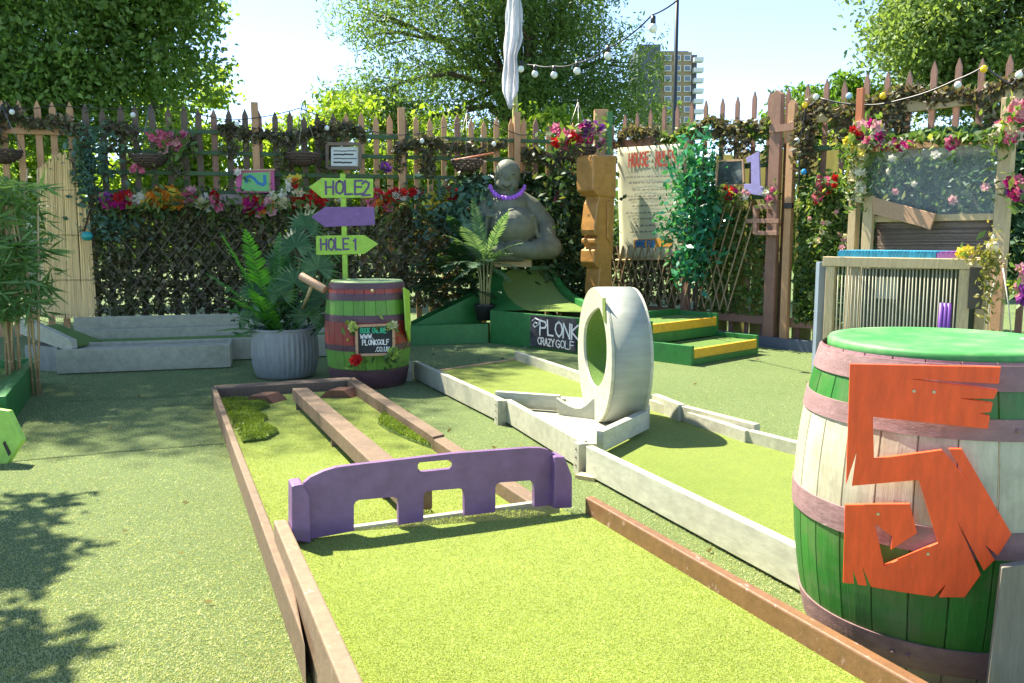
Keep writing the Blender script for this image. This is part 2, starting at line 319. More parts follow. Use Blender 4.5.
# ================================================================ purple barrier
bl, br = G(300, 541, zT), G(566, 505, zT); bu = (br - bl).normalized(); bn = Vector((bu.y, -bu.x, 0)); L = (br - bl).length
BR = thing('plastic_barrier', 'purple moulded plastic barrier with three arched gaps across the near lane', 'barrier', bl.lerp(br, .5))
BARP = painted('purple_plastic', (.19, .10, .23), .45, (.12, .07, .14), .4, (3, 3, 3), 5, .08, worn=(.30, .20, .34), wlo=.72)
def B_(x, y, off=0): return ON(x, y, bl, br, off)
pb = [(306, 539), (353.8, 532)]
def lin(y0, y1, x, x0, x1): return y0 + (y1 - y0) * (x - x0) / (x1 - x0)
pb = [(306, 540), (354, 531), (354, 505), (355.5, 502), (359, 500), (393, 497), (397, 498.5), (398.5, 502), (398.5, 525), (423.5, 521.5), (423.5, 496), (425, 492.5), (429, 491), (460, 488.5), (463.5, 490), (464.5, 494), (464.5, 516), (495.5, 512), (495.5, 487), (497, 484), (500, 482.5), (530, 480.5), (533, 482), (534.5, 486), (534.5, 507), (557, 504.5), (558, 462), (556, 455), (549, 450), (541, 448), (528, 448), (454, 453.5), (352, 465.4), (336, 467.5), (323, 471.5), (311, 477), (304, 483)]
slot = [(418, 475.3), (416, 473), (416, 468), (418.5, 465.3), (448, 462.6), (450.5, 464), (451, 469), (448.5, 472)]
me = MB().prism([B_(x, y, .012) for x, y in pb], bn * -.026 if bn.y < 0 else bn * .026).build('panel', BARP, BR)
co = MB().prism([B_(x, y, .05) for x, y in slot], Vector((0, .12, 0))).build('cutter', BARP)
bm_ = me.modifiers.new('slot', 'BOOLEAN'); bm_.object = co; bm_.operation = 'DIFFERENCE'; bm_.solver = 'EXACT'
bpy.context.view_layer.update(); dg = bpy.context.evaluated_depsgraph_get(); nm = bpy.data.meshes.new_from_object(me.evaluated_get(dg))
me.modifiers.clear(); me.data = nm; bpy.data.objects.remove(co)
bb = me.modifiers.new('bevel', 'BEVEL'); bb.width = .004; bb.segments = 2; bb.limit_method = 'ANGLE'
nb_ = -bn if bn.y > 0 else bn
def post_(px): MB().prism([B_(x, y, .05) for x, y in px], nb_ * -.10).build('end_post', BARP, BR, .006)
post_([(292, 541), (311, 543.5), (310, 497), (303, 484), (292, 486)]); post_([(554, 509), (572.5, 508), (572.5, 476), (565, 457), (555, 457)])
# ================================================================ white lane with the loop
zW = .17
LG = thing('golf_lane', 'long mini golf lane of bright turf bordered with pale grey painted boards', 'golf lane', (.8, 5.5, 0))
w1 = [G(413, 361, zW), G(502, 401, zW)]; w2 = [G(505, 399.5, zW), G(580, 441, zW)]; w3 = [G(586, 446, zW), G(797, 548, zW)]
w3[1] = w3[0].lerp(w3[1], 1.04)
MB().board(*w1, .045, .014, zW, -1).build('border_board', GREYP, LG, .004)
MB().board(*w2, .045, .014, zW, -1).build('border_board', GREYP, LG, .004)
MB().board(*w3, .045, .014, zW, -1).build('border_board', WHITEP, LG, .004)
for p in ((408, 362), (500, 400), (581, 443)):
    q = G(*p, zW); d = (w1[1] - w1[0]).normalized(); [MB().ball(q + Vector((-.029, -.014, -.03 - .045 * i_)), .005, 6).build('screw', plain('rusty_screw', (.12, .08, .05), .5, .5), LG) for i_ in range(3)]; n_ = Vector((-d.y, d.x, 0)) * -1; MB().box(q + Vector((0, 0, -zW / 2)), d * .032, n_ * .03, (0, 0, zW / 2 + .003)).build('joint_post', GREYP, LG, .003)
MB().box(G(588, 477, .01), (.05, -.03, 0), (.02, .03, 0), (0, 0, .012)).build('packing_block', WOODY, LG)
r1 = [G(519, 352, .12), G(652, 396, .12)]; r2 = [G(655, 399, .12), G(752, 430, .12)]; r3 = [G(752, 429, .12), G(800, 441, .12)]; r3[1] = r3[0].lerp(r3[1], 3.2)
MB().board(*r1, .05, .0, .13, 1).build('border_board', WHITEP, LG, .004)
MB().board(*r2, .05, .0, .12, 1).build('border_board', GREYP, LG, .004)
MB().board(*r3, .05, .0, .12, 1).build('border_board', GREYP, LG, .004)
MB().bar(G(681, 412, .10), G(757, 432, .10), .05, .10).build('guide_board', GREYP, LG, .004)
MB().bar(G(655, 402, .10), G(682, 413, .10), .05, .12).build('guide_board', WHITEP, LG, .004)
far = [G(414, 363, .06), G(520, 353.5, .06)]
of_ = Vector((.043, .018, 0)); MB().slab([w1[0] + of_, w1[1] + of_, w2[0] + of_, w2[1] + of_, w3[0] + of_, w3[1] + of_, Vector((1.25, 3.6, 0)), Vector((1.75, 3.95, 0)), r3[0].lerp(r3[1], .8), r3[0], r1[1], r1[0]], .0, .045).build('turf', M_lane, LG)
MB().board(w1[0] + Vector((.05, .04, 0)), r1[0], .03, .0, .052, -1).build('end_board', WOODP, LG)
# loop platform and guides
MB().slab([G(507, 403, .06), G(580, 447, .06), G(600, 446, .06), G(640, 425, .06), G(590, 400, .06), G(560, 398, .06)], .046, .075).build('platform', GREYP, LG, .003)
MB().bar(G(496, 397, .15), G(560, 401.5, .15), .05, .09).build('guide_board', WHITEP, LG, .004)
MB().bar(G(512, 401, .13), G(566, 405, .13), .03, .09).build('guide_board', GREYP, LG, .004)
MB().bar(G(600, 441, .13), G(644, 420, .13), .05, .12).build('guide_board', WHITEP, LG, .004)
MB().box(G(645, 419, .11), (.02, .01, 0), (-.01, .02, 0), (0, 0, .09)).build('guide_post', GREYP, LG, .003)
# the loop
LP = thing('loop_obstacle', 'tall off white loop the loop ring lined with green turf in the grey lane', 'loop', G(604, 425, .07))
th = math.radians(-9); ld = Vector((math.sin(th), math.cos(th), 0)); ln = Vector((-math.cos(th), math.sin(th), 0))   # along the loop plane; normal towards left/camera
RO, RI, TW = .45, .275, .27
cz = .075 + RO; cc = G(599, 430, .075); cc = AY(593.5, 355, 5.62); 
def lp(a, r, off): return cc + ld * (math.cos(a) * r) + Vector((0, 0, math.sin(a) * r)) + ln * off
N = 72; A = [math.radians(-90 + 360 * i / N) for i in range(N + 1)]
def li(a, off):
    sn = math.sin(a); kx = .305 * (1 - .5 * max(0, sn) ** 4); return cc + ld * (math.cos(a) * kx - .02 - .10 * max(0, sn) ** 3) + Vector((0, 0, .06 + sn * .265)) + ln * off
def rim(off0, off1, nm):
    m = MB(); vs_ = []
    for a in A[:-1]: vs_ += [lp(a, RO, off0), lp(a, RO, off1), li(a, off1), li(a, off0)]
    fs = []
    for i in range(N):
        j = (i + 1) % N
        for k in range(4): fs.append((i * 4 + k, i * 4 + (k + 1) % 4, j * 4 + (k + 1) % 4, j * 4 + k))
    m.add(vs_, fs); return m.build(nm, WHITEP, LP, .004)
rim(.0, -.022, 'side_plate'); rim(-TW, -TW + .022, 'side_plate')
m = MB(); vs_ = []
for a in A[:-1]: vs_ += [lp(a, RO + .004, -.0225), lp(a, RO + .004, -TW + .0225), lp(a, RO - .012, -TW + .0225), lp(a, RO - .012, -.0225)]
m.add(vs_, [(i * 4 + k, i * 4 + (k + 1) % 4, ((i + 1) % N) * 4 + (k + 1) % 4, ((i + 1) % N) * 4 + k) for i in range(N) for k in range(4)], True); m.build('outer_skin', painted('loop_skin_paint', (.30, .32, .265), .5, (.33, .33, .25), .15, (.6, .6, 3), 5, .08), LP)
m = MB(); vs_ = []
for a in A[:-1]: vs_ += [li(a, -.0225), li(a, -TW + .0225)]
m.add(vs_, [(i * 2, i * 2 + 1, ((i + 1) % N) * 2 + 1, ((i + 1) % N) * 2) for i in range(N)], True); m.build('turf_lining', M_lane2, LP)
# slot at the top of the near plate and the run-in foot
fq = cc + ln * .002; MB().prism([ON(x, y, fq, fq + ld) for x, y in ((602.8, 298), (605.6, 298), (606.4, 323), (603.2, 319))], ln * .004).build('slot', M_rough, LP)
ga, gb_ = G(558, 414, .075), G(589, 430, .075)
foot = [(556, 398), (561, 401.5), (568, 405.5), (575, 408), (581, 408), (587, 404), (593, 398), (597, 400), (600, 426), (594, 428), (580, 425.5), (568, 420), (557, 413)]
MB().prism([AY(x, y, 5.74 - .15 * (x - 556) / 36) for x, y in foot], Vector((.02, .035, 0))).build('run_in_side', WHITEP, LP, .004)
MB().box(AY(590, 398, 5.9), (.035, 0, 0), (0, .03, 0), (0, 0, .04)).build('wedge_block', WHITEP, LP, .004)
# ================================================================ barrels
def zpaint(name, bands, grain=(26, 26, 1.5)):
    """painted staves: bands of colour by height, wear and grain"""
    m, n, l, p = _new(name); t = n.new('ShaderNodeTexCoord'); s = n.new('ShaderNodeSeparateXYZ'); l.new(t.outputs['Object'], s.inputs[0])
    r = n.new('ShaderNodeValToRGB'); r.color_ramp.interpolation = 'CONSTANT'; e = r.color_ramp.elements
    while len(e) < len(bands): e.new(.5)
    for k, (z, c) in enumerate(bands): e[k].position = z; e[k].color = (*c, 1)
    l.new(s.outputs[2], r.inputs[0]); g = _noise(n, l, _map(n, l, grain), 3, 6, .7); b = _noise(n, l, _map(n, l, (1, 1, 1)), 5, 5, .7)
    c = _mix(n, l, _ramp(n, l, g, [(.3, 0), (.7, 1)]), _mix(n, l, 1.0, r.outputs[0], (.72, .72, .68), 'MULTIPLY'), r.outputs[0])
    c = _mix(n, l, _ramp(n, l, b, [(.48, 0), (.78, .6)]), c, (.16, .13, .08))
    sc1 = _noise(n, l, _map(n, l, (1, 1, 7)), 22, 6, .8); c = _mix(n, l, _ramp(n, l, sc1, [(.66, 0), (.70, .6)]), c, (.40, .36, .27))
    gi = n.new('ShaderNodeNewGeometry'); rr = n.new('ShaderNodeMapRange'); rr.inputs[3].default_value = .82; rr.inputs[4].default_value = 1.12
    l.new(gi.outputs['Random Per Island'], rr.inputs[0]); h = n.new('ShaderNodeHueSaturation'); l.new(rr.outputs[0], h.inputs['Value']); l.new(c, h.inputs['Color'])
    l.new(h.outputs[0], p.inputs['Base Color']); p.inputs['Roughness'].default_value = .5; _bump(n, l, g, .4, .005, p); return m
def barrel(root, H, Rb, Re, ns, bodymat, hoops, hoopmat, lidmat, lidr, lidh, rot=0):
    R = lambda z: Rb - (Rb - Re) * (2 * z / H - 1) ** 2
    m = MB(); gz = 22
    for i in range(ns):
        a0 = 2 * math.pi * i / ns + rot; a1 = a0 + 2 * math.pi / ns; vs_ = []; g = .03 * (a1 - a0)
        for k in range(gz + 1):
            z = H * k / gz; r = R(z)
            for (a, q) in ((a0 + g * .2, -.004), (a0 + g, 0), ((a0 + a1) / 2, .0), (a1 - g, 0), (a1 - g * .2, -.004)): vs_.append(((r + q) * math.cos(a), (r + q) * math.sin(a), z))
        m.add(vs_, [(k * 5 + j, k * 5 + j + 1, k * 5 + j + 6, k * 5 + j + 5) for k in range(gz) for j in range(4)], False)
    def local(mb, nm, mat, bev=0):
        o = mb.build(nm, mat); o.parent = root
        if bev: b = o.modifiers.new('bevel', 'BEVEL'); b.width = bev; b.segments = 2
        return o
    local(m, 'staves', bodymat)
    c = MB().lathe([(.001, .01), (R(0) - .01, .01)], n=40); local(c, 'bottom_head', bodymat)
    for z0, z1 in hoops:
        hm = MB().lathe([(R(z0) - .004, z0), (R(z0) + .005, z0), (R((z0 + z1) / 2) + .0052, (z0 + z1) / 2), (R(z1) + .005, z1), (R(z1) - .004, z1)], n=120); hm.sm = [False] * len(hm.f)
        ho_ = local(hm, 'hoop', hoopmat)
        rv = MB(); 
        for da in (-.05, .05): rv.ball(((R((z0 + z1) / 2) + .007) * math.cos(4.0 + da + z0), (R((z0 + z1) / 2) + .007) * math.sin(4.0 + da + z0), (z0 + z1) / 2), .007, 6)
        r_ = local(rv, 'rivet', hoopmat); r_.parent = ho_
    ld_ = MB().lathe([(.001, H + lidh), (lidr * .88, H + lidh), (lidr * .9, H + lidh + .006), (lidr * .98, H + lidh + .006), (lidr, H + lidh - .004), (lidr, H - .012), (lidr - .01, H - .02), (.001, H - .02)], n=72); local(ld_, 'lid', lidmat)
    return R
PINKH = painted('pink_brown_hoop', (.26, .15, .15), .75, (.12, .07, .06), .8, (2, 2, 5), 9, .5, worn=(.42, .29, .26), wlo=.62)
PURPH = painted('plum_hoop', (.10, .045, .055), .5, (.08, .05, .06), .5, (2, 2, 2), 7, .3)
NB = thing('barrel', 'large barrel banded green and white with a red orange wooden figure 5 on it', 'barrel', (1.347, 2.618, 0)); Hn = .96
GRN = (.025, .17, .018); OFF = (.52, .49, .36)
Rn = barrel(NB, Hn, .43, .361, 26, zpaint('big_barrel_paint', [(0, (.33, .28, .24)), (.11, GRN), (.47, OFF), (.78, GRN), (.92, (.3, .15, .17))]), [(.07, .155), (.435, .51), (.755, .812), (.885, .952)], PINKH, painted('lid_green_plastic', (.045, .27, .055), .6, (.32, .42, .22), .6, (1, 1, 1), 7, .15, worn=(.45, .55, .38), wlo=.68), .345, .016)
# figure five: a flat jagged board screwed to the staves
vb = Vector((1.347, 2.618, 0)); fd = Vector((-.36, -1, 0)).normalized(); fo_ = vb + fd * .447; fu = Vector((fd.y, -fd.x, 0)); fu = -fu if fu.x < 0 else fu
FA, FB = fo_ - fu, fo_ + fu
five = [(850, 364), (1001, 367), (999, 384), (912, 379), (998, 390), (994, 399), (962, 398.5), (993, 403), (991, 412), (980, 413.5), (990, 416), (988, 429), (873, 417), (874, 459), (942, 450), (968, 481), (949, 449), (962, 449), (1011.7, 534), (998, 556), (985, 545), (995, 560), (984, 571), (958.5, 523.6), (981, 575), (964.5, 597.5), (939, 597.5), (946.5, 584), (934, 597), (900, 592), (871, 587), (862, 566), (867, 586), (858, 585), (853, 570), (854, 584), (843, 583), (845, 505), (910, 504), (917, 533), (891, 550), (893, 537), (875, 524), (884, 566), (938, 543), (919, 480), (852, 486), (857, 451), (846, 485)]
FIVE = painted('red_orange_paint', (.86, .085, .012), .5, (.5, .05, .02), .35, (6, 6, 1.2), 7, .35, worn=(.82, .30, .14), wlo=.70)
def onplane(x, y): return ON(x, y, FA, FB)
f5 = MB().prism([onplane(x, y) for x, y in five], fd * -.014); f5o = f5.build('number_sign', FIVE, NB, .0012)
for (x, y) in ((914, 391), (934, 392), (878, 514), (928, 554)):
    q = onplane(x, y); s_ = MB().lathe([(.0005, 0), (.004, 0), (.005, -.002)], n=10); R_ = fd.to_track_quat('Z', 'Y').to_matrix(); s2 = MB().add([q + fd * .002 + R_ @ Vector(v) for v in s_.v], s_.f); s2.build('screw', plain('screw_steel', (.5, .45, .4), .3, .9), NB)
# weathered plank by the barrel
pa, pb_ = AY(1002, 568, 2.05), AY(995, 683, 2.05); e = Vector((.16, .02, 0))
m = MB().prism([(pa.x, 2.05, pa.z), (pa.x + .09, 2.06, pa.z + .01), (pa.x + .2, 2.08, pa.z - .02), (pa.x + .2, 2.08, 0), (pa.x - .02, 2.05, 0)], (.012, .03, 0))
tag(m.build('upright_plank', painted('grey_weathered_plank', (.19, .17, .13), .8, (.35, .27, .06), .5, (9, 9, 1), 9, .6), bevel=.003), 'grey weathered plank standing upright at the foot of the large barrel', 'plank')
# small barrel
SB = thing('barrel', 'smaller barrel striped green, red and plum beside the galvanised tub', 'barrel', (-1.265, 7.42, 0)); Hs = .90
RED = (.36, .045, .03); GR2 = (.13, .33, .03); PLU = (.10, .04, .08)
Rs = barrel(SB, Hs, .372, .315, 24, zpaint('small_barrel_paint', [(0, (.10, .05, .05)), (.17, GR2), (.34, (.12, .06, .04)), (.38, RED), (.575, PLU), (.63, GR2), (.78, PLU), (.81, RED), (.87, PLU)]), [(.03, .15), (.33, .375), (.575, .625), (.755, .80), (.85, .895)], PURPH, painted('pale_lid_paint', (.30, .42, .16), .5, (.2, .28, .1), .4, (2, 2, 2), 7, .2), .312, .006, .1)
# tap, painted yellow bung
MB().ball((-1.265 + .10, 7.42 - .335, .84), .014, 8).build('tap', plain('cream_plastic', (.6, .45, .2), .5), SB)
# chalk board with flowers on small barrel
c0 = AY(356.5, 326, 7.02); c1 = AY(394, 355, 7.02)
KB = thing('chalkboard', 'small wood framed chalkboard with chalk web address and corner flowers on the small barrel', 'sign', (-1.2, 7.02, .5))
yk = 7.028
MB().prism([(c0.x, yk, c1.z), (c1.x, yk, c1.z + .01), (c1.x, yk, c0.z + .012), (c0.x, yk, c0.z)], (0, .012, 0)).build('slate', plain('slate_black', (.025, .03, .028), .8), KB)
m = MB(); fr = [(c0.x, c1.z), (c1.x, c1.z + .01), (c1.x, c0.z + .012), (c0.x, c0.z)]
for i in range(4):
    a, b = fr[i], fr[(i + 1) % 4]; m.bar((a[0], yk - .006 - .001 * (i % 2), a[1]), (b[0], yk - .006 - .001 * (i % 2), b[1]), .02, .022, (0, 1, 0))
m.build('frame', WOODP, KB)
CH = plain('chalk_white', (.75, .75, .72), .9); CHG = plain('chalk_green', (.05, .45, .25), .9); m = MB()
hx = Vector((1, 0, .02)); zz = Vector((0, 0, 1))
write(m, 'WWW.', (c0.x + .03, yk - .002, c0.z - .105), hx, zz, .035, .007, 1.0)
write(m, 'PLONKGOLF', (c0.x + .045, yk - .002, c0.z - .16), hx, zz, .042, .0075, .86, .9)
write(m, '.CO.UK', (c0.x + .15, yk - .002, c0.z - .215), hx, zz, .038, .007, .9); m.build('lettering', CH, KB)
m = MB(); write(m, 'BOOK ONLINE', (c0.x + .03, yk - .002, c0.z - .06), hx, zz, .042, .008, .72, .9); m.build('lettering', CHG, KB)
for (x, y, cs, k) in ((352, 327, ['lime', 'cream'], 4), (393, 325, ['lime', 'cream'], 4), (394, 354, ['lime', 'lime'], 7), (356, 360, ['red', 'red'], 5)): CORN = globals().setdefault('CORN_', []); CORN.append((x, y, cs, k))
# seams between the turf rolls
for a_, b_ in ((G(560, 352), G(860, 332)), (G(0, 462), G(262, 440)), (G(60, 402), G(200, 395))):
    u_ = (b_ - a_).normalized(); n_ = Vector((-u_.y, u_.x, 0)) * .007; pts = [a_.lerp(b_, i / 12) + Vector((0, random.uniform(-.02, .02), .0045)) for i in range(13)]; m = MB()
    for i in range(12): m.quad(pts[i] - n_, pts[i + 1] - n_, pts[i + 1] + n_, pts[i] + n_)
    setting(m.build('turf_seam', turf('seam_turf', (.06, .09, .025), (.08, .11, .03), 120, 1)))
# ================================================================ fences
A1, B1 = (-5.0, 10.3), (1.5, 12.0); u1, n1 = frame(A1, B1)
A2, B2 = (1.55, 11.95), (4.67, 7.96); u2, n2 = frame(A2, B2)
def F1(x, y, off=0): return ON(x, y, A1, B1, off)
def F2(x, y, off=0): return ON(x, y, A2, B2, off)
def s1(x, y=200): return (F1(x, y) - Vector((*A1, 0))).dot(u1)
def pt1(s, z, off=0): return Vector((*A1, 0)) + u1 * s + n1 * off + Vector((0, 0, z))
def pt2(s, z, off=0): return Vector((*A2, 0)) + u2 * s + n2 * off + Vector((0, 0, z))
FB_ = thing('picket_fence', 'tall back fence of pointed pickets, orange and dark wood, with green trellis rails', 'fence', pt1(3.2, 0))
def picket(base, u, n, z0, z1, wd, mat, par):
    lean = random.uniform(-.012, .012); h = z1 - z0
    P = [base - u * wd / 2, base + u * wd / 2]; tipk = .09
    pts = [P[0] + Vector((0, 0, z0)), P[1] + Vector((0, 0, z0)), P[1] + u * lean + Vector((0, 0, z1 - tipk)), base + u * lean + Vector((0, 0, z1)), P[0] + u * lean + Vector((0, 0, z1 - tipk))]
    MB().prism(pts, n * -.022).build('picket', mat, par, .002)
s = s1(-60)
while s < s1(604):
    px = None; o_ = WOODO if (s < s1(92) or s > s1(335)) else WOODD
    if random.random() < .15: o_ = WOODR
    if s < s1(100) : zt = 2.86
    else: zt = 2.84 + random.uniform(-.04, .03)
    picket(pt1(s + random.uniform(-.01, .01), 0), u1, n1, .1, zt + random.uniform(-.02, .02), .072, o_, FB_)
    s += .178
for x in (258, 402, 516):
    a = pt1(s1(x), 0, .05); MB().box(a + Vector((0, 0, 1.46)), u1 * .042, n1 * .03, (0, 0, 1.46)).build('post', WOODO, FB_, .004)
for z in (2.55, 2.30, 2.05, 1.82):
    MB().bar(pt1(s1(92), z, .03), pt1(s1(600), z, .03), .025, .05).build('rail', TRELG, FB_, .003)
MB().bar(pt1(s1(-60), 2.5, .035), pt1(s1(70), 2.5, .035), .03, .07).build('rail', WOODO, FB_, .003)
MB().bar(pt1(s1(-60), .7, -.04), pt1(s1(604), .7, -.04), .04, .09).build('rail', WOODD, FB_, .003)
MB().bar(pt1(s1(95), 1.74, .05), pt1(s1(330), 1.74, .05), .03, .12).build('pale_rail', plain('pale_pink_board', (.45, .33, .30), .7), FB_)
# ---------------------------------------------------------------- right fence
FR_ = thing('picket_fence', 'tall red brown picket fence on the right with gate posts and lattice', 'fence', pt2(2.5, 0))
def s2(x, y=200): return (F2(x, y) - Vector((*A2, 0))).dot(u2)
s = s2(622)
while s < 8.2:
    picket(pt2(s, 0, -.03), u2, n2, .1, 2.98 + random.uniform(-.03, .03), .06, WOODR, FR_); s += .235
def rail2(xa, xb, z, off, wd, ht, mat, nm='rail'): MB().bar(pt2(xa, z, off), pt2(xb, z, off), wd, ht).build(nm, mat, FR_, .004)
sA, sG, sH = s2(613), s2(779), s2(796)
rail2(sA, sG - .02, 2.54, .03, .045, .10, WOODR); rail2(sA, sG - .02, .30, .03, .045, .10, WOODR)
rail2(sH, 8.2, 2.58, .05, .05, .11, WOODY); rail2(sH, 8.2, .30, .03, .045, .10, WOODR)
rail2(s2(700), sG, 2.12, .01, .03, .06, TRELG); rail2(s2(700), sG, 1.75, .01, .03, .06, TRELG); rail2(sH, 8.2, 2.25, .01, .03, .06, TRELG); rail2(sH, 8.2, 1.9, .01, .03, .06, TRELG)
for x, zt, wd, mt in ((614, 2.83, .055, WOODR), (693, 2.5, .05, WOODR), (779.5, 2.93, .07, WOODR), (795, 2.80, .045, WOODO)):
    a = pt2(s2(x), 0, .07); q = MB(); z = zt / 2
    q.prism([a + u2 * -wd + Vector((0, 0, 0)), a + u2 * wd, a + u2 * wd + Vector((0, 0, zt - .05)), a + Vector((0, 0, zt)), a - u2 * wd + Vector((0, 0, zt - .05))], n2 * .07); q.build('post', mt, FR_, .004)
MB().box(pt2(s2(787), 2.5, .155), u2 * .16, n2 * .006, (0, 0, .04)).build('hinge', WOODR, FR_)
MB().box(pt2(s2(797), 1.63, .155), u2 * .05, n2 * .012, (0, 0, .03)).build('latch', plain('gate_iron', (.03, .03, .03), .4, .8), FR_)
m = MB()
for k in range(int((sG - sA - .5) / .12)):                                   # willow lattice laths low on the fence
    s = sA + .1 + k * .12;  
    for d in (-.42, .42):
        zt__ = 1.16 if s + max(d, 0) < s2(700) + .1 else 1.70; d *= (zt__ - .38) / 1.32
        a = pt2(s, .38, .13 + (.012 if d > 0 else 0)); b = pt2(s + d, zt__, .13 + (.012 if d > 0 else 0)); m.bar(a, b, .014, .012, n2)
m.build('lattice', painted('willow_lath', (.38, .27, .15), .8, (.1, .07, .04), .5, (3, 3, 3), 8, .3), FR_)
MB().box(pt2(s2(768), .06, .10), u2 * .9, n2 * .06, (0, 0, .06)).build('kerb_beam', plain('slate_blue_kerb', (.12, .14, .18), .7), FR_)
# yellow hedge-side boards seen between the pickets
m = MB()
for k in range(11): m.box(pt2(sG - 1.0 + k * .30, 1.15, -.25), u2 * .125, n2 * .01, (0, 0, 1.15))
tag(m.build('yard_fence', painted('yellow_green_board', (.42, .40, .10), .7, (.2, .2, .05), .4, (6, 6, 1), 6, .2)), 'low yellow green board fence showing through the gaps behind the gate', 'fence')
# ================================================================ ivy screens
def ivy_screen(name, label, fp, x0, x1, z0, z1, n, mat, size, lath=True, offs=.11, zfun=None, grp=None):
    r = thing(name, label, 'ivy screen', fp((x0 + x1) / 2, 0, offs), grp)
    if lath:
        m = MB(); k = int((x1 - x0) / .17)
        for i in range(k + 1):
            s_ = x0 + i * .17
            for d in (-1, 1):
                q0, q1 = s_, s_ + d * (z1 - z0) * .75; za, zb2 = z0, z1
                if q1 > x1: zb2 = z0 + (z1 - z0) * (x1 - q0) / (q1 - q0) if q1 != q0 else z1; q1 = x1
                if q1 < x0: zb2 = z0 + (z1 - z0) * (x0 - q0) / (q1 - q0); q1 = x0
                if zb2 - za > .05: m.bar(fp(q0, za, offs + .07 + .006 * d), fp(q1, zb2, offs + .07 + .006 * d), .011, .011, n1)
        m.build('lattice', painted('dark_lath', (.14, .11, .07), .8, (.06, .05, .03), .5, (3, 3, 3), 8, .3), r)
    P = []
    S = rng.uniform(x0, x1, n); Z = z0 + (z1 - z0) * rng.uniform(0, 1, n) ** .85; O = offs + rng.uniform(-.05, .09, n)
    keep = (np.sin(S * 9 + np.sin(Z * 7) * 2) * np.sin(Z * 11 + S * 3) > -.75) | (rng.uniform(size=n) < .35)
    for s_, z, q in zip(S[keep], Z[keep], O[keep]): P.append(fp(s_, z, q)[:])
    leaves('foliage', np.array(P), size, mat, r, asp=.62); return r
ivy_screen('ivy_screen', 'long dark brown and green ivy screen on lattice under the row of flowers', lambda s, z, o: pt1(s, z, o), s1(92), s1(455), .34, 1.66, 17000, IVYB, .036)
ivy_screen('ivy_screen', 'dark leafy green screen behind the seated statue in the fence corner', lambda s, z, o: pt1(s, z, o), s1(455), s1(606), .3, 2.1, 7000, leafmat('dark_green_leaf', [(.02, .05, .02), (.04, .09, .025), (.06, .12, .05), (.12, .14, .05)], .3), .045, False)  # dark green leaf tones
ivy_screen('ivy_screen', 'brown and green ivy growing low on the lattice below the rules banner', lambda s, z, o: pt2(s, z, o), sA + .05, s2(694), .38, 1.15, 3000, IVYB, .032, False, .02)
ivy_screen('ivy_screen', 'green ivy climbing the lattice between the ficus tree and the gate post', lambda s, z, o: pt2(s, z, o), s2(698), s2(772), .35, 1.62, 2300, IVYG, .036, False, .02)
ivy_screen('ivy_screen', 'thick green ivy on the fence between the gate post and the timber kiosk', lambda s, z, o: pt2(s, z, o), s2(803), s2(862), .32, 1.95, 7500, IVYG, .04, False, .03)
ivy_screen('ivy_screen', 'blue green foliage wall behind the clear sheet of the timber kiosk', lambda s, z, o: pt2(s, z, o), s2(862), s2(1040), .9, 2.32, 9500, leafmat('kiosk_leaf', [(.03, .09, .05), (.06, .15, .07), (.1, .22, .12), (.18, .26, .12)], .35), .05, False, .05)
# pale flecks that paint glints of light low among the ivy
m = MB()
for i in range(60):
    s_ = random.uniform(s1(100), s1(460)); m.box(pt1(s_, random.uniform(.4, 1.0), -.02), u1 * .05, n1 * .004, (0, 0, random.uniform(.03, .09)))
m.build('painted_glint', plain('painted_glint_tone', (.62, .52, .34), .8, isl=.3), FB_)
# ================================================================ dried leaf garlands along the rails
def garland(label, fp, x0, x1, zc, n, mat=DRYL, r=.085, size=.036, drops=3, grp='dried leaf garlands on the fence tops', cat='garland', hang=None):
    P = []; root = thing('leaf_garland', label, cat, fp((x0 + x1) / 2, zc, .1), grp)
    f = lambda s_: zc + .05 * math.sin(s_ * 5.1) + .03 * math.sin(s_ * 13)
    n = int(n * .55)
    for i in range(n):
        s_ = random.uniform(x0, x1); th_ = .6 + .5 * abs(math.sin(s_ * 6.3)); P.append(fp(s_, f(s_) + random.gauss(0, r * .55 * th_), .09 + random.gauss(0, r * .3))[:])
    for d in range(drops):
        sd = random.uniform(x0, x1); ln_ = random.uniform(.25, .5)
        for i in range(int(n * .14)): t = random.random(); P.append(fp(sd + random.gauss(0, .05), f(sd) - t * ln_, .09 + random.gauss(0, .035))[:])
    m = MB().tube([fp(x0 + (x1 - x0) * i / 14, f(x0 + (x1 - x0) * i / 14), .08) for i in range(15)], .009, n=5); m.build('vine_stem', WICK, root)
    leaves('leaves', np.array(P), size, mat, root, asp=.5)
f1_, f2_ = (lambda s, z, o: pt1(s, z, o)), (lambda s, z, o: pt2(s, z, o))
garland('dried leaf garland over the pale pickets left of the reed screen', f1_, s1(-30), s1(88), 2.62, 1500)
garland('dried leaf garland with a hanging loop above the painted 2 sign', f1_, s1(222), s1(330), 2.53, 1900)
garland('short dried leaf clump right of the flower basket on the dark pickets', f1_, s1(176), s1(200), 2.42, 600, drops=2)
garland('dried leaf clump between the reed screen and the flower basket', f1_, s1(110), s1(138), 2.52, 600, drops=3)
garland('dried leaf garland above the framed notice', f1_, s1(318), s1(366), 2.60, 900, drops=1)
garland('dried leaf garland on the orange pickets left of the flag pole', f1_, s1(394), s1(505), 2.45, 2100, drops=5)
garland('dried leaf garland on the pickets right of the flag pole', f1_, s1(520), s1(575), 2.35, 1500, drops=4)
garland('dried leaf bunch hanging over the top corner of the rules banner', f2_, s2(622), s2(662), 2.62, 900, drops=2)
garland('dried leaf garland on the rail above the mirror and the purple 1', f2_, s2(700), s2(772), 2.6, 1500, drops=4)
garland('dark twig garland running down beside the gate post', f2_, s2(800), s2(812), 2.25, 700, r=.3, drops=2)
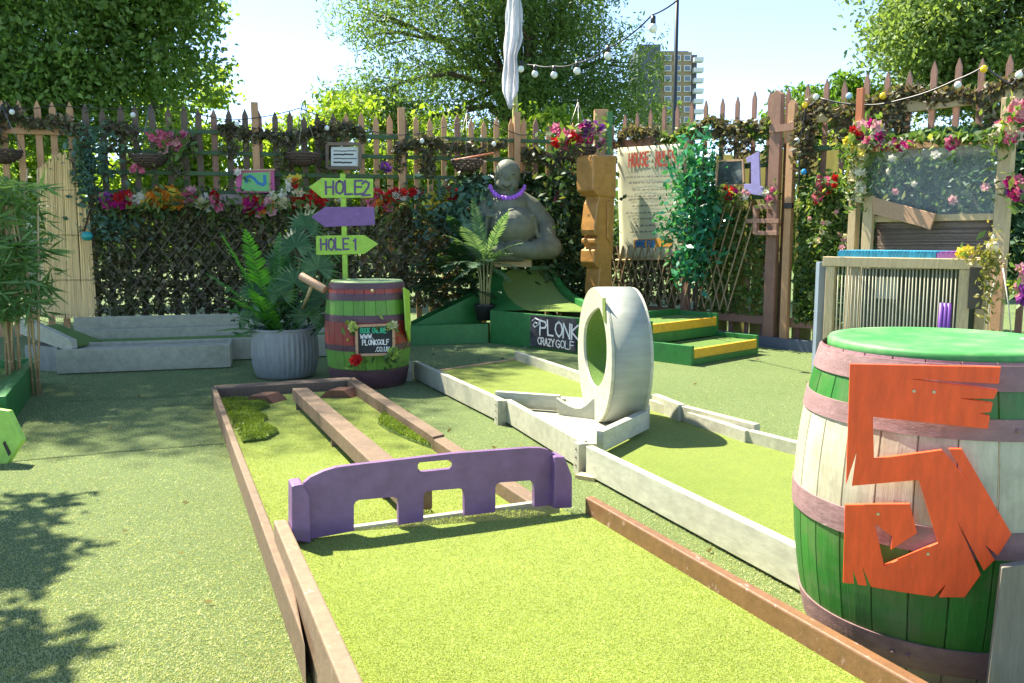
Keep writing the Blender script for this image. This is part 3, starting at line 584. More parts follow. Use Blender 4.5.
garland('dried leaf garland along the pale rail above the timber kiosk', f2_, s2(806), s2(1030), 2.66, 2700, drops=8)
garland('fresh green vine on the rail above the ficus tree', f2_, s2(664), s2(702), 2.6, 500, mat=IVYG, drops=1, grp=None, cat='vine')
garland('fresh green vine on the rail left of the gate post', f2_, s2(748), s2(776), 2.55, 500, mat=IVYG, drops=1, grp=None, cat='vine')
# small climber on left fence
def foliage_thing(name, label, cat, blobs, mat, size, asp=.5, grp=None, stem=None, **k):
    r = thing(name, label, cat, Vector(blobs[0][0]), grp); P = np.concatenate([blob(c, rr, n) for c, rr, n in blobs]); leaves('leaves', P, size, mat, r, asp=asp, **k)
    if stem: stem.build('stem', WICK, r)
    return r
st = MB().tube([F1(84, 232, .2), F1(95, 190, .17), F1(90, 150, .17)], .012, .006, 6)
foliage_thing('climbing_plant', 'blue green leafed climber between the reed screen and the dark pickets', 'plant', [(F1(92, 158, .2), (.26, .12, .36), 520), (F1(84, 185, .2), (.12, .10, .3), 160), (F1(110, 226, .25), (.30, .12, .16), 190)], TEALL, .038, stem=st)
tag(MB().ball(F1(87, 236, .28), .07, 8, (1, .7, .8)).build('teal_ornament', plain('teal_gloss', (.02, .30, .28), .3)), 'small teal glossy ornament at the right edge of the reed screen', 'ornament')
# reed screen
RS = thing('reed_screen', 'tan split reed screen fixed upright on the left fence', 'reed screen', F1(68, 315, .12)); m = MB()
top = [(38, 172), (45, 160), (60, 154), (70, 158), (76, 172), (83, 195), (88, 205), (96, 318)]
for i in range(150):
    t = i / 149; xb = 42 + (97 - 42) * t; xt = 40 + (88 - 40) * t; yt = np.interp(xt, [40, 52, 66, 74, 80, 88], [170, 158, 154, 172, 200, 208]) + random.uniform(-4, 4)
    a, b = F1(xb, 316 + random.uniform(-3, 3), .16), F1(xt + random.uniform(-1, 1), yt, .16 + random.uniform(0, .02)); mid = a.lerp(b, .5) + u1 * random.uniform(-.01, .01); m.tube([a, mid, b], .0055, .0045, 5, False)
m.build('reeds', painted('split_reed', (.88, .62, .28), .7, (.5, .34, .16), .3, (30, 30, 1), 4, .2, .3), RS); 
for y in (190, 235, 280): MB().tube([F1(44 - (280 - y) * .02, y, .178), F1(94 - (280 - y) * .08, y, .178)], .003, n=4).build('binding_wire', plain('wire', (.1, .09, .07), .5, .7), RS)
tag(MB().box(F1(44, 262, .08) , u1 * .16, n1 * .02, (0, 0, .55)).build('panel_board', GREYP), 'pale grey green board behind the bamboo plant', 'board')
# ================================================================ flowers
PC = {'red': petal('red', (.55, .02, .02)), 'pink': petal('pink', (.75, .09, .22), (.85, .3, .42)), 'magenta': petal('magenta', (.50, .02, .20)), 'orange': petal('orange', (.85, .20, .015), (.9, .38, .05)), 'white': petal('white', (.75, .72, .62)),
      'yellow': petal('yellow', (.85, .62, .03), (.85, .75, .15)), 'purple': petal('purple', (.22, .03, .30), (.4, .1, .45)), 'palepink': petal('palepink', (.72, .38, .40)), 'cream': petal('cream', (.70, .62, .38)), 'lime': petal('lime', (.45, .6, .12))}
CENT = plain('flower_centre', (.7, .45, .05), .7)
def flower_geo(c, face, R_, npet=6, cup=.35):
    face = Vector(face).normalized(); x = face.orthogonal().normalized(); y = face.cross(x); V, F = [], []; a0 = random.random() * 6
    for ring, (rr, cp) in enumerate(((R_, cup), (R_ * .62, cup + .5))):
        for i in range(npet):
            a = a0 + 2 * math.pi * (i + ring * .5) / npet; d = x * math.cos(a) + y * math.sin(a); t = face.cross(d); b = c + face * ring * .004
            o = len(V); V += [b, b + d * rr * .55 + t * rr * .38 + face * rr * cp * .4, b + d * rr + face * rr * cp, b + d * rr * .55 - t * rr * .38 + face * rr * cp * .4]; F.append((o, o + 1, o + 2, o + 3))
    return V, F
def flowers(label, spots, cols, fsize=.05, leaf=True, cat='flowers', grp='silk flower bunches along the back fence', name='flower_bunch', par=None, face=(-.1, -1, .35), leafn=22):
    """spots: list of points; each flower faces the camera side"""
    r = par or thing(name, label, cat, spots[0], grp); by = {}
    for i, p in enumerate(spots):
        c = cols[i % len(cols)]; m = by.setdefault(c, MB()); f = Vector(face) + Vector((random.gauss(0, .35), 0, random.gauss(0, .3))); V, F = flower_geo(Vector(p), f, fsize * random.uniform(.8, 1.2)); m.add(V, F)
    for c, m in by.items(): m.build('blossoms', PC[c], r)
    if leaf: P = np.concatenate([blob(np.array(p) + (0, .03, -.02), (fsize * 2.4,) * 3, leafn) for p in spots]); leaves('leaves', P, fsize * .75, IVYG, r, asp=.4)
    return r
for (x, y, cs, k) in CORN_: flowers('', [AY(x + random.uniform(-2, 2), y + random.uniform(-2, 2), 7.0) for _ in range(k)], cs, .045, par=KB, leafn=5)
def row(fp, xa, xb, ya, yb, n, off): return [fp(random.uniform(xa, xb), random.uniform(ya, yb), off + random.uniform(-.03, .05)) for _ in range(n)]
for lab, xa, xb, ya, yb, n, cols, fs in (
    ('violet silk flowers at the left end of the flower row', 102, 112, 196, 204, 7, ['purple', 'magenta'], .05),
    ('deep red silk flowers between the violet and the white ones', 113, 129, 194, 206, 10, ['red', 'magenta'], .05),
    ('small white silk flowers between deep red and orange ones', 130, 146, 195, 208, 9, ['white', 'palepink'], .045),
    ('wide bunch of orange silk flowers in the flower row', 144, 182, 191, 206, 26, ['orange', 'orange', 'yellow'], .055),
    ('pink silk flowers just right of the orange bunch', 181, 197, 189, 202, 8, ['palepink', 'pink'], .05),
    ('white silk lilies below the pink flowers', 195, 212, 197, 210, 8, ['white', 'cream'], .055),
    ('red silk flowers left of the painted 2 sign', 209, 219, 194, 210, 6, ['red', 'pink'], .05),
    ('deep pink silk flowers below the painted 2 sign', 243, 259, 198, 212, 10, ['magenta', 'red', 'pink'], .055),
    ('orange and peach silk flowers right of the deep pink bunch', 260, 276, 202, 214, 7, ['orange', 'palepink'], .05),
    ('cream silk roses below the tall orange post', 270, 287, 192, 206, 8, ['cream', 'white'], .05),
    ('yellow and red silk flowers under the wicker basket right of the orange post', 288, 300, 178, 188, 6, ['yellow', 'red', 'white'], .045),
    ('cream and red silk flowers behind the tip of the HOLE 2 arrow', 292, 326, 193, 206, 14, ['cream', 'red', 'red'], .055),
    ('yellow and white silk flowers at the foot of the HOLE 2 arrow', 334, 346, 194, 204, 5, ['yellow', 'white'], .045),
    ('bright red and pink silk flowers right of the HOLE 2 arrow', 370, 389, 192, 208, 12, ['pink', 'red', 'orange'], .055),
    ('white and red silk flowers midway along the flower row', 388, 422, 190, 202, 12, ['white', 'red', 'red'], .045),
    ('bright yellow silk flowers left of the statue', 428, 448, 195, 206, 11, ['yellow'], .055),
    ('red silk flowers above the yellow ones left of the statue', 446, 458, 189, 197, 5, ['red', 'magenta'], .05),
    ('single mauve silk flower on the trellis right of the framed notice', 383, 389, 166, 172, 3, ['purple', 'palepink'], .05),
    ('pink silk flowers on the leaves right of the statue', 556, 563, 196, 203, 4, ['pink', 'magenta'], .05),
    ('small pink silk flowers loose on the dark pickets under the flower basket', 130, 142, 166, 174, 3, ['pink'], .04)):
    flowers(lab, row(F1, xa, xb, ya, yb, int(n * 1.5), .26), cols, fs * 1.4, leafn=5)
g2 = 'silk flower bunches on the right fence'
for lab, xa, xb, ya, yb, n, cols, fs in (
    ('deep pink silk flowers under the framed mirror', 724, 737, 188, 200, 14, ['magenta', 'red'], .045),
    ('pale pink silk flowers beside the foot of the purple 1', 738, 748, 188, 199, 7, ['palepink', 'white'], .04),
    ('white and red silk lily left of the gate post', 765, 774, 186, 200, 4, ['white', 'pink'], .05),
    ('bright red silk flowers in the ivy right of the gate', 818, 836, 176, 194, 14, ['red', 'pink'], .05),
    ('single pink red rose low in the ivy right of the gate', 812, 820, 194, 203, 5, ['pink', 'red'], .05),
    ('pale pink blossoms scattered down the ivy right of the gate', 806, 846, 205, 250, 13, ['palepink', 'cream'], .038)):
    flowers(lab, row(F2, xa, xb, ya, yb, n, .22), cols, fs, grp=g2, leafn=12)
flowers('white and pink blossoms in the foliage behind the clear sheet', row(F2, 875, 1005, 150, 218, 8, .2), ['white', 'palepink', 'white'], .05, grp=g2, leafn=4)
# ================================================================ hanging baskets
def basket(c, r, h, label, hookz, fl=None, grp='wicker hanging baskets on the fence', cols=None, nf=0, chains=True):
    b = thing('hanging_basket', label, 'basket', c, grp); m = MB()
    prof = [(r * math.cos(a), -h * math.sin(a)) for a in [math.radians(x) for x in (4, 20, 38, 56, 74, 88)]][::-1]
    for k in range(7):
        a = math.radians(5 + k * 12.5); rr, zz_ = r * math.cos(a), -h * math.sin(a)
        m.tube([Vector(c) + Vector((rr * math.cos(t) * (1 + .02 * math.sin(t * 9 + k)), rr * math.sin(t), zz_ + .008 * math.sin(t * 12 + k * 3))) for t in [2 * math.pi * j / 30 for j in range(31)]], h * .11, n=6, cap=False)
    for j in range(16):
        t = 2 * math.pi * j / 16; m.tube([Vector(c) + Vector((r * 1.02 * math.cos(a) * math.cos(t), r * 1.02 * math.cos(a) * math.sin(t), -h * math.sin(a))) for a in [math.radians(x) for x in (2, 25, 50, 75)]], .006, n=5)
    m.build('bowl', WICK, b)
    if chains:
        m = MB(); 
        for k in range(3): t = 2 * math.pi * k / 3 + .5; m.tube([Vector(c) + Vector((r * math.cos(t), r * math.sin(t), 0)), Vector(c) + Vector((0, .05, hookz))], .004, n=4)
        m.build('hanging_chain', plain('chain_grey', (.25, .24, .22), .4, .8), b)
        MB().tube([Vector(c) + Vector((0, .05, hookz)), Vector(c) + Vector((0, .16, hookz + .05)), Vector(c) + Vector((0, .25, hookz - .08))], .007, n=5).build('bracket', BLACKP, b)
    if nf: flowers('', [Vector(c) + Vector((random.uniform(-r, r * 1.1), random.uniform(-.15, .05), random.uniform(.0, r * .8))) for _ in range(nf)], cols, .055, par=b)
    return b
bk1 = basket(F1(150, 155, .32), .19, .14, 'brown wicker hanging basket of pink lilies on the dark pickets', .58, nf=0)
flowers('', [F1(random.uniform(152, 184), 132 + 22 * random.random(), .40) for _ in range(15)], ['pink', 'palepink', 'pink'], .075, par=bk1, leafn=10)
basket(F1(2, 150, .32), .20, .14, 'brown wicker hanging basket at the far left end of the fence', .5)
basket(F1(303, 153, .32), .19, .15, 'empty brown wicker hanging basket left of the framed notice', .6)
basket(F1(467, 160, .35), .20, .14, 'brown wicker hanging basket with a stick across it near the flag pole', .6)
tag(MB().tube([F1(455, 160, .5), F1(494, 153, .5)], .012, n=6).build('stick', plain('red_orange_stick', (.55, .18, .08), .5)), 'short orange stick lying across the basket near the flag pole', 'stick')
pbk = AY(578, 147, 10.75)
bk2 = basket(pbk, .22, .17, 'brown wicker basket of red, pink and violet flowers left of the carved wooden head', .55, nf=0)
flowers('', [AY(random.uniform(555, 578), random.uniform(127, 147), 10.6) for _ in range(14)], ['red', 'pink'], .085, par=bk2, leafn=6)
flowers('', [AY(random.uniform(576, 606), random.uniform(123, 148), 10.6) for _ in range(34)], ['purple', 'magenta', 'palepink'], .055, par=bk2, leafn=5)
# ================================================================ signs
def plate(m, pts, th, n): m.prism(pts, n * th)
SG = thing('signpost', 'lime green signpost with arrow boards above the smaller barrel', 'signpost', (-1.44, 7.72, 0))
Yp = 7.72; a = AY(346, 300, Yp); b = AY(346, 174, Yp)
MB().box((a.x, Yp, b.z / 2), (.022, 0, 0), (0, .02, 0), (0, 0, b.z / 2)).build('post', LIMEP, SG, .003)
def arrow(px, mat, nm='arrow_board'):
    P = [AY(x, y, Yp - .035) for x, y in px]; return MB().prism(P, (0, .016, 0)).build(nm, mat, SG, .002)
a1 = arrow([(309, 187), (322, 178), (373, 179), (373, 197.5), (322, 198)], LIMEP)
arrow([(311, 217), (325, 207), (374, 207), (375, 225), (325, 227)], PURPP)
a3 = arrow([(316, 236), (364, 235), (378, 244), (364, 254), (316, 255)], LIMEP)
PL = plain('plum_letter', (.10, .06, .16), .6)
m = MB(); q = AY(326, 194.5, Yp - .036); write(m, 'HOLE', q, (1, 0, .02), (0, 0, 1), .115, .018, 1.08, .9, .2); q = AY(362.5, 195, Yp - .036); write(m, '2', q, (1, 0, 0), (0, 0, 1), .125, .018, 1.0); m.build('lettering', PL, SG)
m = MB(); q = AY(321, 250, Yp - .036); write(m, 'HOLE', q, (1, 0, .02), (0, 0, 1), .10, .016, .95, .9, .2); q = AY(353, 250, Yp - .036); write(m, '1', q, (1, 0, 0), (0, 0, 1), .10, .016, 1.0); m.build('lettering', PL, SG)
# green arrow edge on the small barrel's right side
tag(MB().prism([(-.925, 7.2, .86), (-.90, 7.36, .82), (-.90, 7.40, .55), (-.895, 7.30, .38), (-.905, 7.16, .50)], (.014, 0, 0)).build('arrow_sign', LIMEP, bevel=.002), 'lime green board seen edge on at the right side of the small barrel', 'sign')
# painted 2 sign
T2 = thing('painted_sign', 'small green and pink painted board with a blue 2 on the fence', 'sign', F1(255, 180, .16))
P = lambda x, y, o=.17: F1(x, y, o)
MB().prism([P(236, 193), P(275, 193), P(274, 170), P(236, 171)], n1 * .02).build('backing', plain('pink_board', (.55, .10, .28), .6), T2, .002)
MB().prism([P(241, 191, .195), P(269, 191.5, .195), P(270, 172, .195), P(243, 173, .195)], n1 * .012).build('panel', plain('spring_green_board', (.16, .45, .16), .6), T2)
m = MB()
for a, b in (((236, 170.5), (275, 169.5)), ((270, 170), (270, 193))): m.bar(P(*a, .2), P(*b, .2), .02, .02, n1)
m.build('edge_strip', WOODP, T2)
m = MB(); st = [(246.5, 182), (246, 178), (250, 176), (254, 178.5), (258, 183), (263, 185), (265, 183), (264.5, 176)]
for i in range(7): ribbon(m, P(*st[i], .208), P(*st[i + 1], .208), .035, n1 * 1.0)
m.build('figure', plain('blue_paint', (.01, .16, .38), .5), T2)
flowers('', row(F1, 233, 239, 170, 178, 4, .24), ['red', 'red', 'white'], .05, par=T2, leafn=6)
# framed notice
FN = thing('framed_notice', 'small weathered wood framed white notice on the fence above the HOLE 2 arrow', 'sign', F1(343, 157, .16)); P = lambda x, y, o=.16: F1(x, y, o)
MB().prism([P(331, 166), P(358, 166), P(358, 147), P(331, 147)], n1 * .01).build('paper', plain('notice_paper', (.62, .63, .60), .6), FN)
m = MB(); fr = [(327, 168), (360, 168), (360, 144), (327, 144)]
for i in range(4): m.bar(P(*fr[i], .18 + .003 * (i % 2)), P(*fr[(i + 1) % 4], .18 + .003 * (i % 2)), .04, .045, n1)
m.build('frame', WOODD, FN, .002); m = MB()
for i, y in enumerate((151, 154.5, 158.5, 162.5)):
    x = 334
    while x < 355 - (i % 2) * 3: q = random.uniform(1, 2.6); ribbon(m, P(x, y + random.uniform(-.5, .5), .171), P(x + q, y, .171), .012 + .008 * (i in (1, 3)), n1); x += q + .7
m.build('lettering', BLACKP, FN)
# chalkboard on the green ramp is built with the ramp
# ================================================================ house rules banner
RB = thing('banner', 'hanging cream rules banner with red heading on the right fence beside the carved head', 'banner', F2(655, 260, .12))
P = lambda x, y, o=.13: F2(x, y, o)
m = MB(); nx, nz = 14, 18; vs_ = []
tl, tr, bl_, br_ = F2(617.5, 148, .13), F2(690, 143, .13), F2(620, 259, .13), F2(690, 257, .13)
BF = []
for j in range(nz + 1):
    for i in range(nx + 1):
        a = tl.lerp(tr, i / nx); b = bl_.lerp(br_, i / nx); p = a.lerp(b, j / nz); p += n2 * (.002 * math.sin(i * .9 + j * .35) + .002 * math.sin(j * .8)) ; vs_.append(p)
m.add(vs_, [(j * (nx + 1) + i, j * (nx + 1) + i + 1, (j + 1) * (nx + 1) + i + 1, (j + 1) * (nx + 1) + i) for j in range(nz) for i in range(nx)], True)
bo = m.build('cloth', leafmat('cream_canvas', [(.92, .89, .68), (.92, .89, .68)], .45, .8, .1, (1.1, 1.1, 1.0)), RB); so_ = bo.modifiers.new('thick', 'SOLIDIFY'); so_.thickness = .004
RT = plain('banner_red', (.45, .06, .03), .7); GT = plain('banner_grey_ink', (.16, .16, .14), .7); m = MB(); up = Vector((0, 0, 1))
q = F2(629, 167, .141); write(m, 'HOUSE', q, u2, up, .175, .026, .60, 1.0, .05); q = F2(656, 166, .141); write(m, 'RULES', q, u2, up, .175, .026, .55, 1.0, .05); m.build('lettering', RT, RB); m = MB()
for k, y in enumerate((177, 183, 190, 196.5, 199, 206, 213, 219, 226, 232)):
    x = 626 + (k % 3) * 3 + (4 if k > 6 else 0)
    while x < 684 - (k % 3) * 3:
        q = random.uniform(1.6, 4.2); t = x
        while t < x + q: ribbon(m, P(t, y - (x - 650) * .03, .14), P(t + .5, y - (x - 650) * .03 - random.uniform(.4, 1.6), .14), .009, n2); t += .85
        x += q + 1.3
m.build('small_print', GT, RB)
MB().prism([P(634, 248, .136), P(672, 246.5, .136), P(672, 238, .136), P(634, 239.5, .136)], n2 * .004).build('orange_panel', plain('banner_orange', (.75, .33, .05), .7), RB)
m = MB(); q = F2(636, 246.8, .1405); write(m, 'HAVE FUN', q, u2, up, .085, .022, .72, 1.1, .06); m.build('lettering', plain('banner_blue', (.01, .18, .42), .7), RB)
MB().tube([F2(616, 260, .13), F2(691, 258, .13)], .014, n=6).build('bottom_rod', WOODY, RB)
m = MB()
for x in (622, 642, 655, 688): m.tube([F2(x, 148 - (x - 617) * .07, .14), F2(x - .5, 143 - (x - 617) * .05, .12)], .006, n=4)
m.build('hook', BLACKP, RB)
# mirror, purple 1, wooden number frame
MR = thing('framed_board', 'dark streaked picture board in a thin wood frame left of the purple 1', 'picture', F2(727, 175, .12)); P = lambda x, y, o=.14: F2(x, y, o)
MB().prism([P(717, 185), P(744, 184), P(743, 161), P(719, 162)], n2 * .01).build('panel', painted('streaked_slate', (.03, .045, .045), .35, (.3, .33, .30), .9, (1, 1, 3), 5, .1), MR); m = MB(); fr = [(716, 186), (744, 185), (743, 160), (718, 161)]
for i in range(4): m.bar(P(*fr[i], .155 + .003 * (i % 2)), P(*fr[(i + 1) % 4], .155 + .003 * (i % 2)), .022, .022, n2)
m.build('frame', WOODP, MR)
ON1 = [(747, 158), (760, 151), (761, 186), (764, 187), (764, 196), (745, 193), (745, 184), (752, 184), (752, 162), (748, 163)]
tag(MB().prism([F2(x, y, .22) for x, y in ON1], n2 * .02).build('number_one', painted('lilac_paint', (.34, .29, .58), .55, (.2, .18, .35), .3, (3, 3, 3), 6, .2), bevel=.002), 'lilac painted wooden number 1 left of the gate', 'number')
m = MB()
for a, b in (((756, 207), (778, 207)), ((756, 233), (778, 233)), ((756, 206), (756, 234)), ((776, 206), (776, 234)), ((748, 221), (780, 221))): m.bar(F2(*a, .20 + random.uniform(0, .012)), F2(*b, .20 + random.uniform(0, .012)), .05, .055, n2)
tag(m.build('square_frame', WOODR, bevel=.003), 'small square red brown wooden frame fixed left of the gate post', 'frame')
# ================================================================ left grey lane and ramp
GL_ = thing('golf_lane', 'pale grey boarded mini golf lane along the foot of the left fence', 'golf lane', (-3.6, 8.4, 0))
f0, f1 = G(57, 375), G(231, 368); f0 = Vector((f0.x, f0.y, 0)); f1 = Vector((f1.x, f1.y, 0)); gu = (f1 - f0).normalized(); gn = Vector((-gu.y, gu.x, 0))
MB().board(f0, f1, .04, .01, .235, -1).build('front_board', GREYP, GL_, .004)
MB().board(f1 - gu * .04 + gn * .041, f1 - gu * .04 + gn * .5, .04, .01, .235, 1).build('end_board', GREYP, GL_, .004)
MB().slab([f0 + gn * .042, f1 + gn * .042 - gu * .042, f1 + gn * .5 - gu * .042, f0 + gn * .5], .0, .20).build('deck', GREYP, GL_, .003)
b0, b1 = f0 + gn * .52, f0 + gn * .52 + gu * 3.2
MB().board(b0, b1, .04, .01, .235, -1).build('middle_board', GREYP, GL_, .004)
MB().slab([b0 + gn * .045, b1 + gn * .045, b1 + gn * 1.1, b0 + gn * 1.1], 0, .20).build('turf', M_lane2, GL_)
c0_, c1_ = G(66, 344, .0), G(66, 344, .0)
k0 = f0 + gn * 1.12; MB().board(k0 - gu * .1, k0 + gu * 3.0, .04, .01, .30, -1).build('back_board', GREYP, GL_, .004)
MB().board(k0 - gu * .1 + gn * .2, k0 + gu * 3.0 + gn * .2, .04, .01, .42, -1).build('back_board', GREYP, GL_, .004)
# slanting ramp board
RP = thing('ramp', 'grey wooden ramp sloping down to the left grey lane beside the bamboo', 'ramp', G(45, 372))
def rp(x, y): t = (x - 20) / 52; return AY(x, y, 8.3 - .3 * t)
MB().prism([rp(20, 318), rp(26, 319), rp(71, 340), rp(72, 349), rp(66, 351), rp(20, 334)], (.03, .05, 0)).build('side_board', GREYP, RP, .004)
MB().prism([rp(20, 330) + Vector((.0, .06, 0)), rp(66, 348) + Vector((0, .06, 0)), rp(66, 348) + Vector((.05, .6, 0)), rp(20, 330) + Vector((.05, .6, 0))], (0, 0, -.02)).build('deck', M_lane2, RP)
q_ = [rp(-30, 322), rp(29, 336), rp(58, 348)]; MB().prism([q_[0], q_[1], q_[2], Vector((q_[2].x, q_[2].y, 0)), Vector((q_[0].x, q_[0].y, 0))], (.0, .04, 0)).build('base', painted('grey_with_painted_shade', (.30, .30, .25), .7, (.1, .1, .08), .4, (3, 3, 1), 5, .3), RP) if False else MB().slab([AY(25, 350, 8.22), AY(57, 350, 8.05), AY(57, 350, 8.05) + Vector((0, .5, 0)), AY(25, 350, 8.22) + Vector((0, .5, 0))], 0, .235).build('base', painted('grey_with_painted_shade', (.30, .30, .25), .7, (.1, .1, .08), .4, (3, 3, 1), 5, .3), RP)  # base grey is darkened: its shade is put into the colour
# dark green box lane at left edge
DG = thing('golf_lane', 'dark green boarded mini golf lane at the left edge', 'golf lane', G(10, 400))
zg = .23
o0, o1 = G(38, 357, zg), G(6, 396, zg); od = (o1 - o0).normalized(); on = Vector((od.y, -od.x, 0)); on = on if on.x < 0 else -on
def gslab(a, b, t, z1): MB().slab([a, b, b + on * t, a + on * t], 0, z1).build('border_board', GREENP, DG, .005)
gslab(o0, o1, .06, zg); o2 = o1 + od * .06 + on * .10; gslab(o2, o2 + od * .9, .06, zg - .03)
MB().slab([o0 + on * .061, o0 + on * 2.2, o0 + on * 2.2 + od * .06, o0 + on * .061 + od * .06], 0, zg - .004).build('end_board', GREENP, DG, .005)
MB().slab([o0 + on * .062 + od * .062, o1 + on * .062 + od * .9, o1 + on * 2.2 + od * .9, o0 + on * 2.2 + od * .06], 0, .16).build('turf', M_lane2, DG)
MB().slab([o0 + on * .064 + od * .07, o1 + on * .064 , o1 + on * .13, o0 + on * .13 + od * .07], .1605, .19).build('inner_strip', GREENP, DG)
YS = 4.75; PS = [(-60, 400), (8, 411), (22, 440), (-4, 481), (-60, 500)]
sg = MB().prism([AY(x, y, YS) for x, y in PS], (.01, .03, 0)).build('arrow_sign', painted('bright_lime', (.36, .62, .10), .5, (.2, .35, .05), .3, (3, 3, 3), 6, .2), bevel=.003)
tag(sg, 'bright lime arrow shaped board at the left edge in front of the dark green lane', 'sign')
m = MB().prism([AY(x, y, YS - .002) for x, y in ((3, 443), (5, 441), (11, 453), (9, 456))], (0, -.004, 0)); o = m.build('letter_stroke', BLACKP); o.parent = sg
# ================================================================ green quarter pipe and wedge in the corner
QP = thing('golf_ramp', 'dark green corner lane with a steep curved turf ramp below the statue', 'ramp', G(520, 345))
q0, q1 = G(490, 343), G(600, 357); q1 = q0 + (q1 - q0) * 1.02; qd = (q1 - q0).normalized(); qn = Vector((-qd.y, qd.x, 0)); qn = qn if qn.y > 0 else -qn
MB().board(q0, q1, .04, 0, .40, -1 if Vector((qd.y, -qd.x, 0)).dot(qn) < 0 else 1).build('front_wall', GREENP, QP, .004)
l0, l1 = G(402, 346), G(489, 343)
ldn = (l1 - l0).normalized()
MB().board(l0, l1 - ldn * .01, .04, 0, .235, -1).build('low_wall', GREENP, QP, .004)
# wedge
wv = Vector((0.08, 1, 0)); a = AY(405, 329, l0.y + .25); b = AY(480, 292, l1.y + .45)
MB().prism([(a.x, a.y, .03), (b.x, b.y, .03), (b.x, b.y, b.z), (a.x, a.y, a.z)], (0, .03, 0)).build('wedge_side', GREENP, QP, .003)
MB().prism([(a.x, a.y + .032, a.z - .04), (b.x, b.y + .032, b.z - .04), (b.x, b.y + .6, b.z - .04), (a.x, a.y + .6, a.z - .04)], (0, 0, -.02)).build('wedge_turf', M_lane2, QP)
MB().prism([(a.x, a.y + .6, .03), (b.x, b.y + .6, .03), (b.x, b.y + .6, b.z + .03), (a.x, a.y + .6, a.z + .03)], (0, .03, 0)).build('wedge_side', GREENP, QP, .003)
MB().slab([l0 + Vector((0, .045, 0)), l1 + Vector((0, .045, 0)), l1 + Vector((0, .5, 0)), l0 + Vector((0, .5, 0))], 0, .2).build('turf', M_lane2, QP)
# curved ramp: left and right edge traced, depth grows upward
NL = 12; Ls = [(505, 270), (503, 278), (502, 288), (506, 297), (514, 305), (524, 311)]; Rs_ = [(549, 269), (552, 279), (558, 290), (567, 299), (580, 307), (600, 313)]
def qpt(x, y, k):  # k = 0 at top, 1 at the front
    base = 11.25 - .0; 
    Yt = 11.2; fr = q0.lerp(q1, (x - 490) / 110.0); Yf = fr.y + .07; kk = [0, .10, .24, .42, .68, 1][k]
    return AY(x, y, Yt + (Yf - Yt) * kk)
def thick(L, R, dl, dr, mat, nm, th=.02):
    m = MB(); vs_ = []
    for k in range(6):
        a = qpt(*L[k], k); b = qpt(*R[k], k)
        for i in range(5): vs_.append(a.lerp(b, i / 4) + Vector((0, 0, 0)))
    m.add(vs_, [(k * 5 + i, k * 5 + i + 1, k * 5 + i + 6, k * 5 + i + 5) for k in range(5) for i in range(4)], True); o = m.build(nm, mat, QP); s = o.modifiers.new('t', 'SOLIDIFY'); s.thickness = th; s.offset = 0; ss = o.modifiers.new('s', 'SUBSURF'); ss.levels = 2; ss.render_levels = 2; return o
thick(Ls, Rs_, 0, 0, turf('ramp_turf', (.20, .30, .035), (.24, .34, .05), 260, .9), 'curved_turf')
Lo = [(490, 272), (490, 280), (489, 290), (489, 298), (489, 306), (491, 312)]
def up(p, d): return p + Vector((0, 0, d))
m = MB(); vs_ = []
for k in range(6): vs_ += [up(qpt(*Lo[k], k), .012), up(qpt(Ls[k][0] + 1, Ls[k][1], k), .012)]
m.add(vs_, [(k * 2, k * 2 + 1, k * 2 + 3, k * 2 + 2) for k in range(5)], True); m.build('left_panel', GREENP, QP)
m = MB(); vs_ = []
for k in range(6):
    a = qpt(*Rs_[k], k); vs_ += [up(a, -.25), up(a, .07), up(a, .07) + Vector((.07, .03, 0)), up(a, -.3) + Vector((.07, .03, 0))]
m.add(vs_, [(k * 4 + i, k * 4 + (i + 1) % 4, k * 4 + 4 + (i + 1) % 4, k * 4 + 4 + i) for k in range(5) for i in range(4)] + [(0, 1, 2, 3), (20, 21, 22, 23)], False); m.build('curved_kerb', GREENP, QP)
a, b = AY(532, 268, 11.2), AY(551, 268, 11.2); MB().box((a.lerp(b, .5)) + Vector((0, .1, -.05)), (.16, 0, 0), (0, .1, 0), (0, 0, .08)).build('top_block', GREENP, QP, .004)
MB().box(AY(520, 300, 11.35), (.32, 0, 0), (0, .05, 0), (0, 0, .35)).build('back_support', WOODD, QP)
# statue shelf
a, b = AY(497, 264, 11.0), AY(530, 264, 11.0)
MB().box(AY(513, 262, 11.05), (.24, 0, 0), (0, .16, 0), (0, 0, .06)).build('shelf', WOODY, QP, .004)
# chalkboard on the front wall
PKB = thing('chalkboard', 'dark chalkboard with chalk lettering on the front of the green corner ramp', 'sign', G(553, 352))
P = lambda x, y, o=.012: ON(x, y, q0, q1, o)
MB().prism([P(530, 346), P(576, 352), P(576.5, 319), P(530.5, 315)], P(530, 346, .03) - P(530, 346)).build('slate', painted('chalky_slate', (.035, .032, .038), .7, (.20, .19, .19), .8, (2, 2, 2), 4, .1), PKB, .002)
qn2 = P(530, 346, 1) - P(530, 346, 0); qn2.normalize(); m = MB(); rr = (P(576, 352) - P(530, 346)); rr.z = 0; rr.normalize()
write(m, 'PLONK', P(540, 334.5, .034), rr - Vector((0, 0, .02)), Vector((0, 0, 1)), .165, .02, 1.05, .8, .2)
write(m, 'CRAZY', P(538, 344, .034), rr - Vector((0, 0, .03)), Vector((0, 0, 1)), .08, .012, .95, .8, .2); write(m, 'GOLF', P(556, 347, .034), rr - Vector((0, 0, .03)), Vector((0, 0, 1)), .085, .012, 1.2, .8, .2)
st = [(532, 321), (535, 318), (539, 320), (539, 324), (535, 327), (533, 325), (535, 322), (537, 323)]
for i in range(7): ribbon(m, P(*st[i], .034), P(*st[i + 1], .034), .012, qn2)
m.build('lettering', CH, PKB)
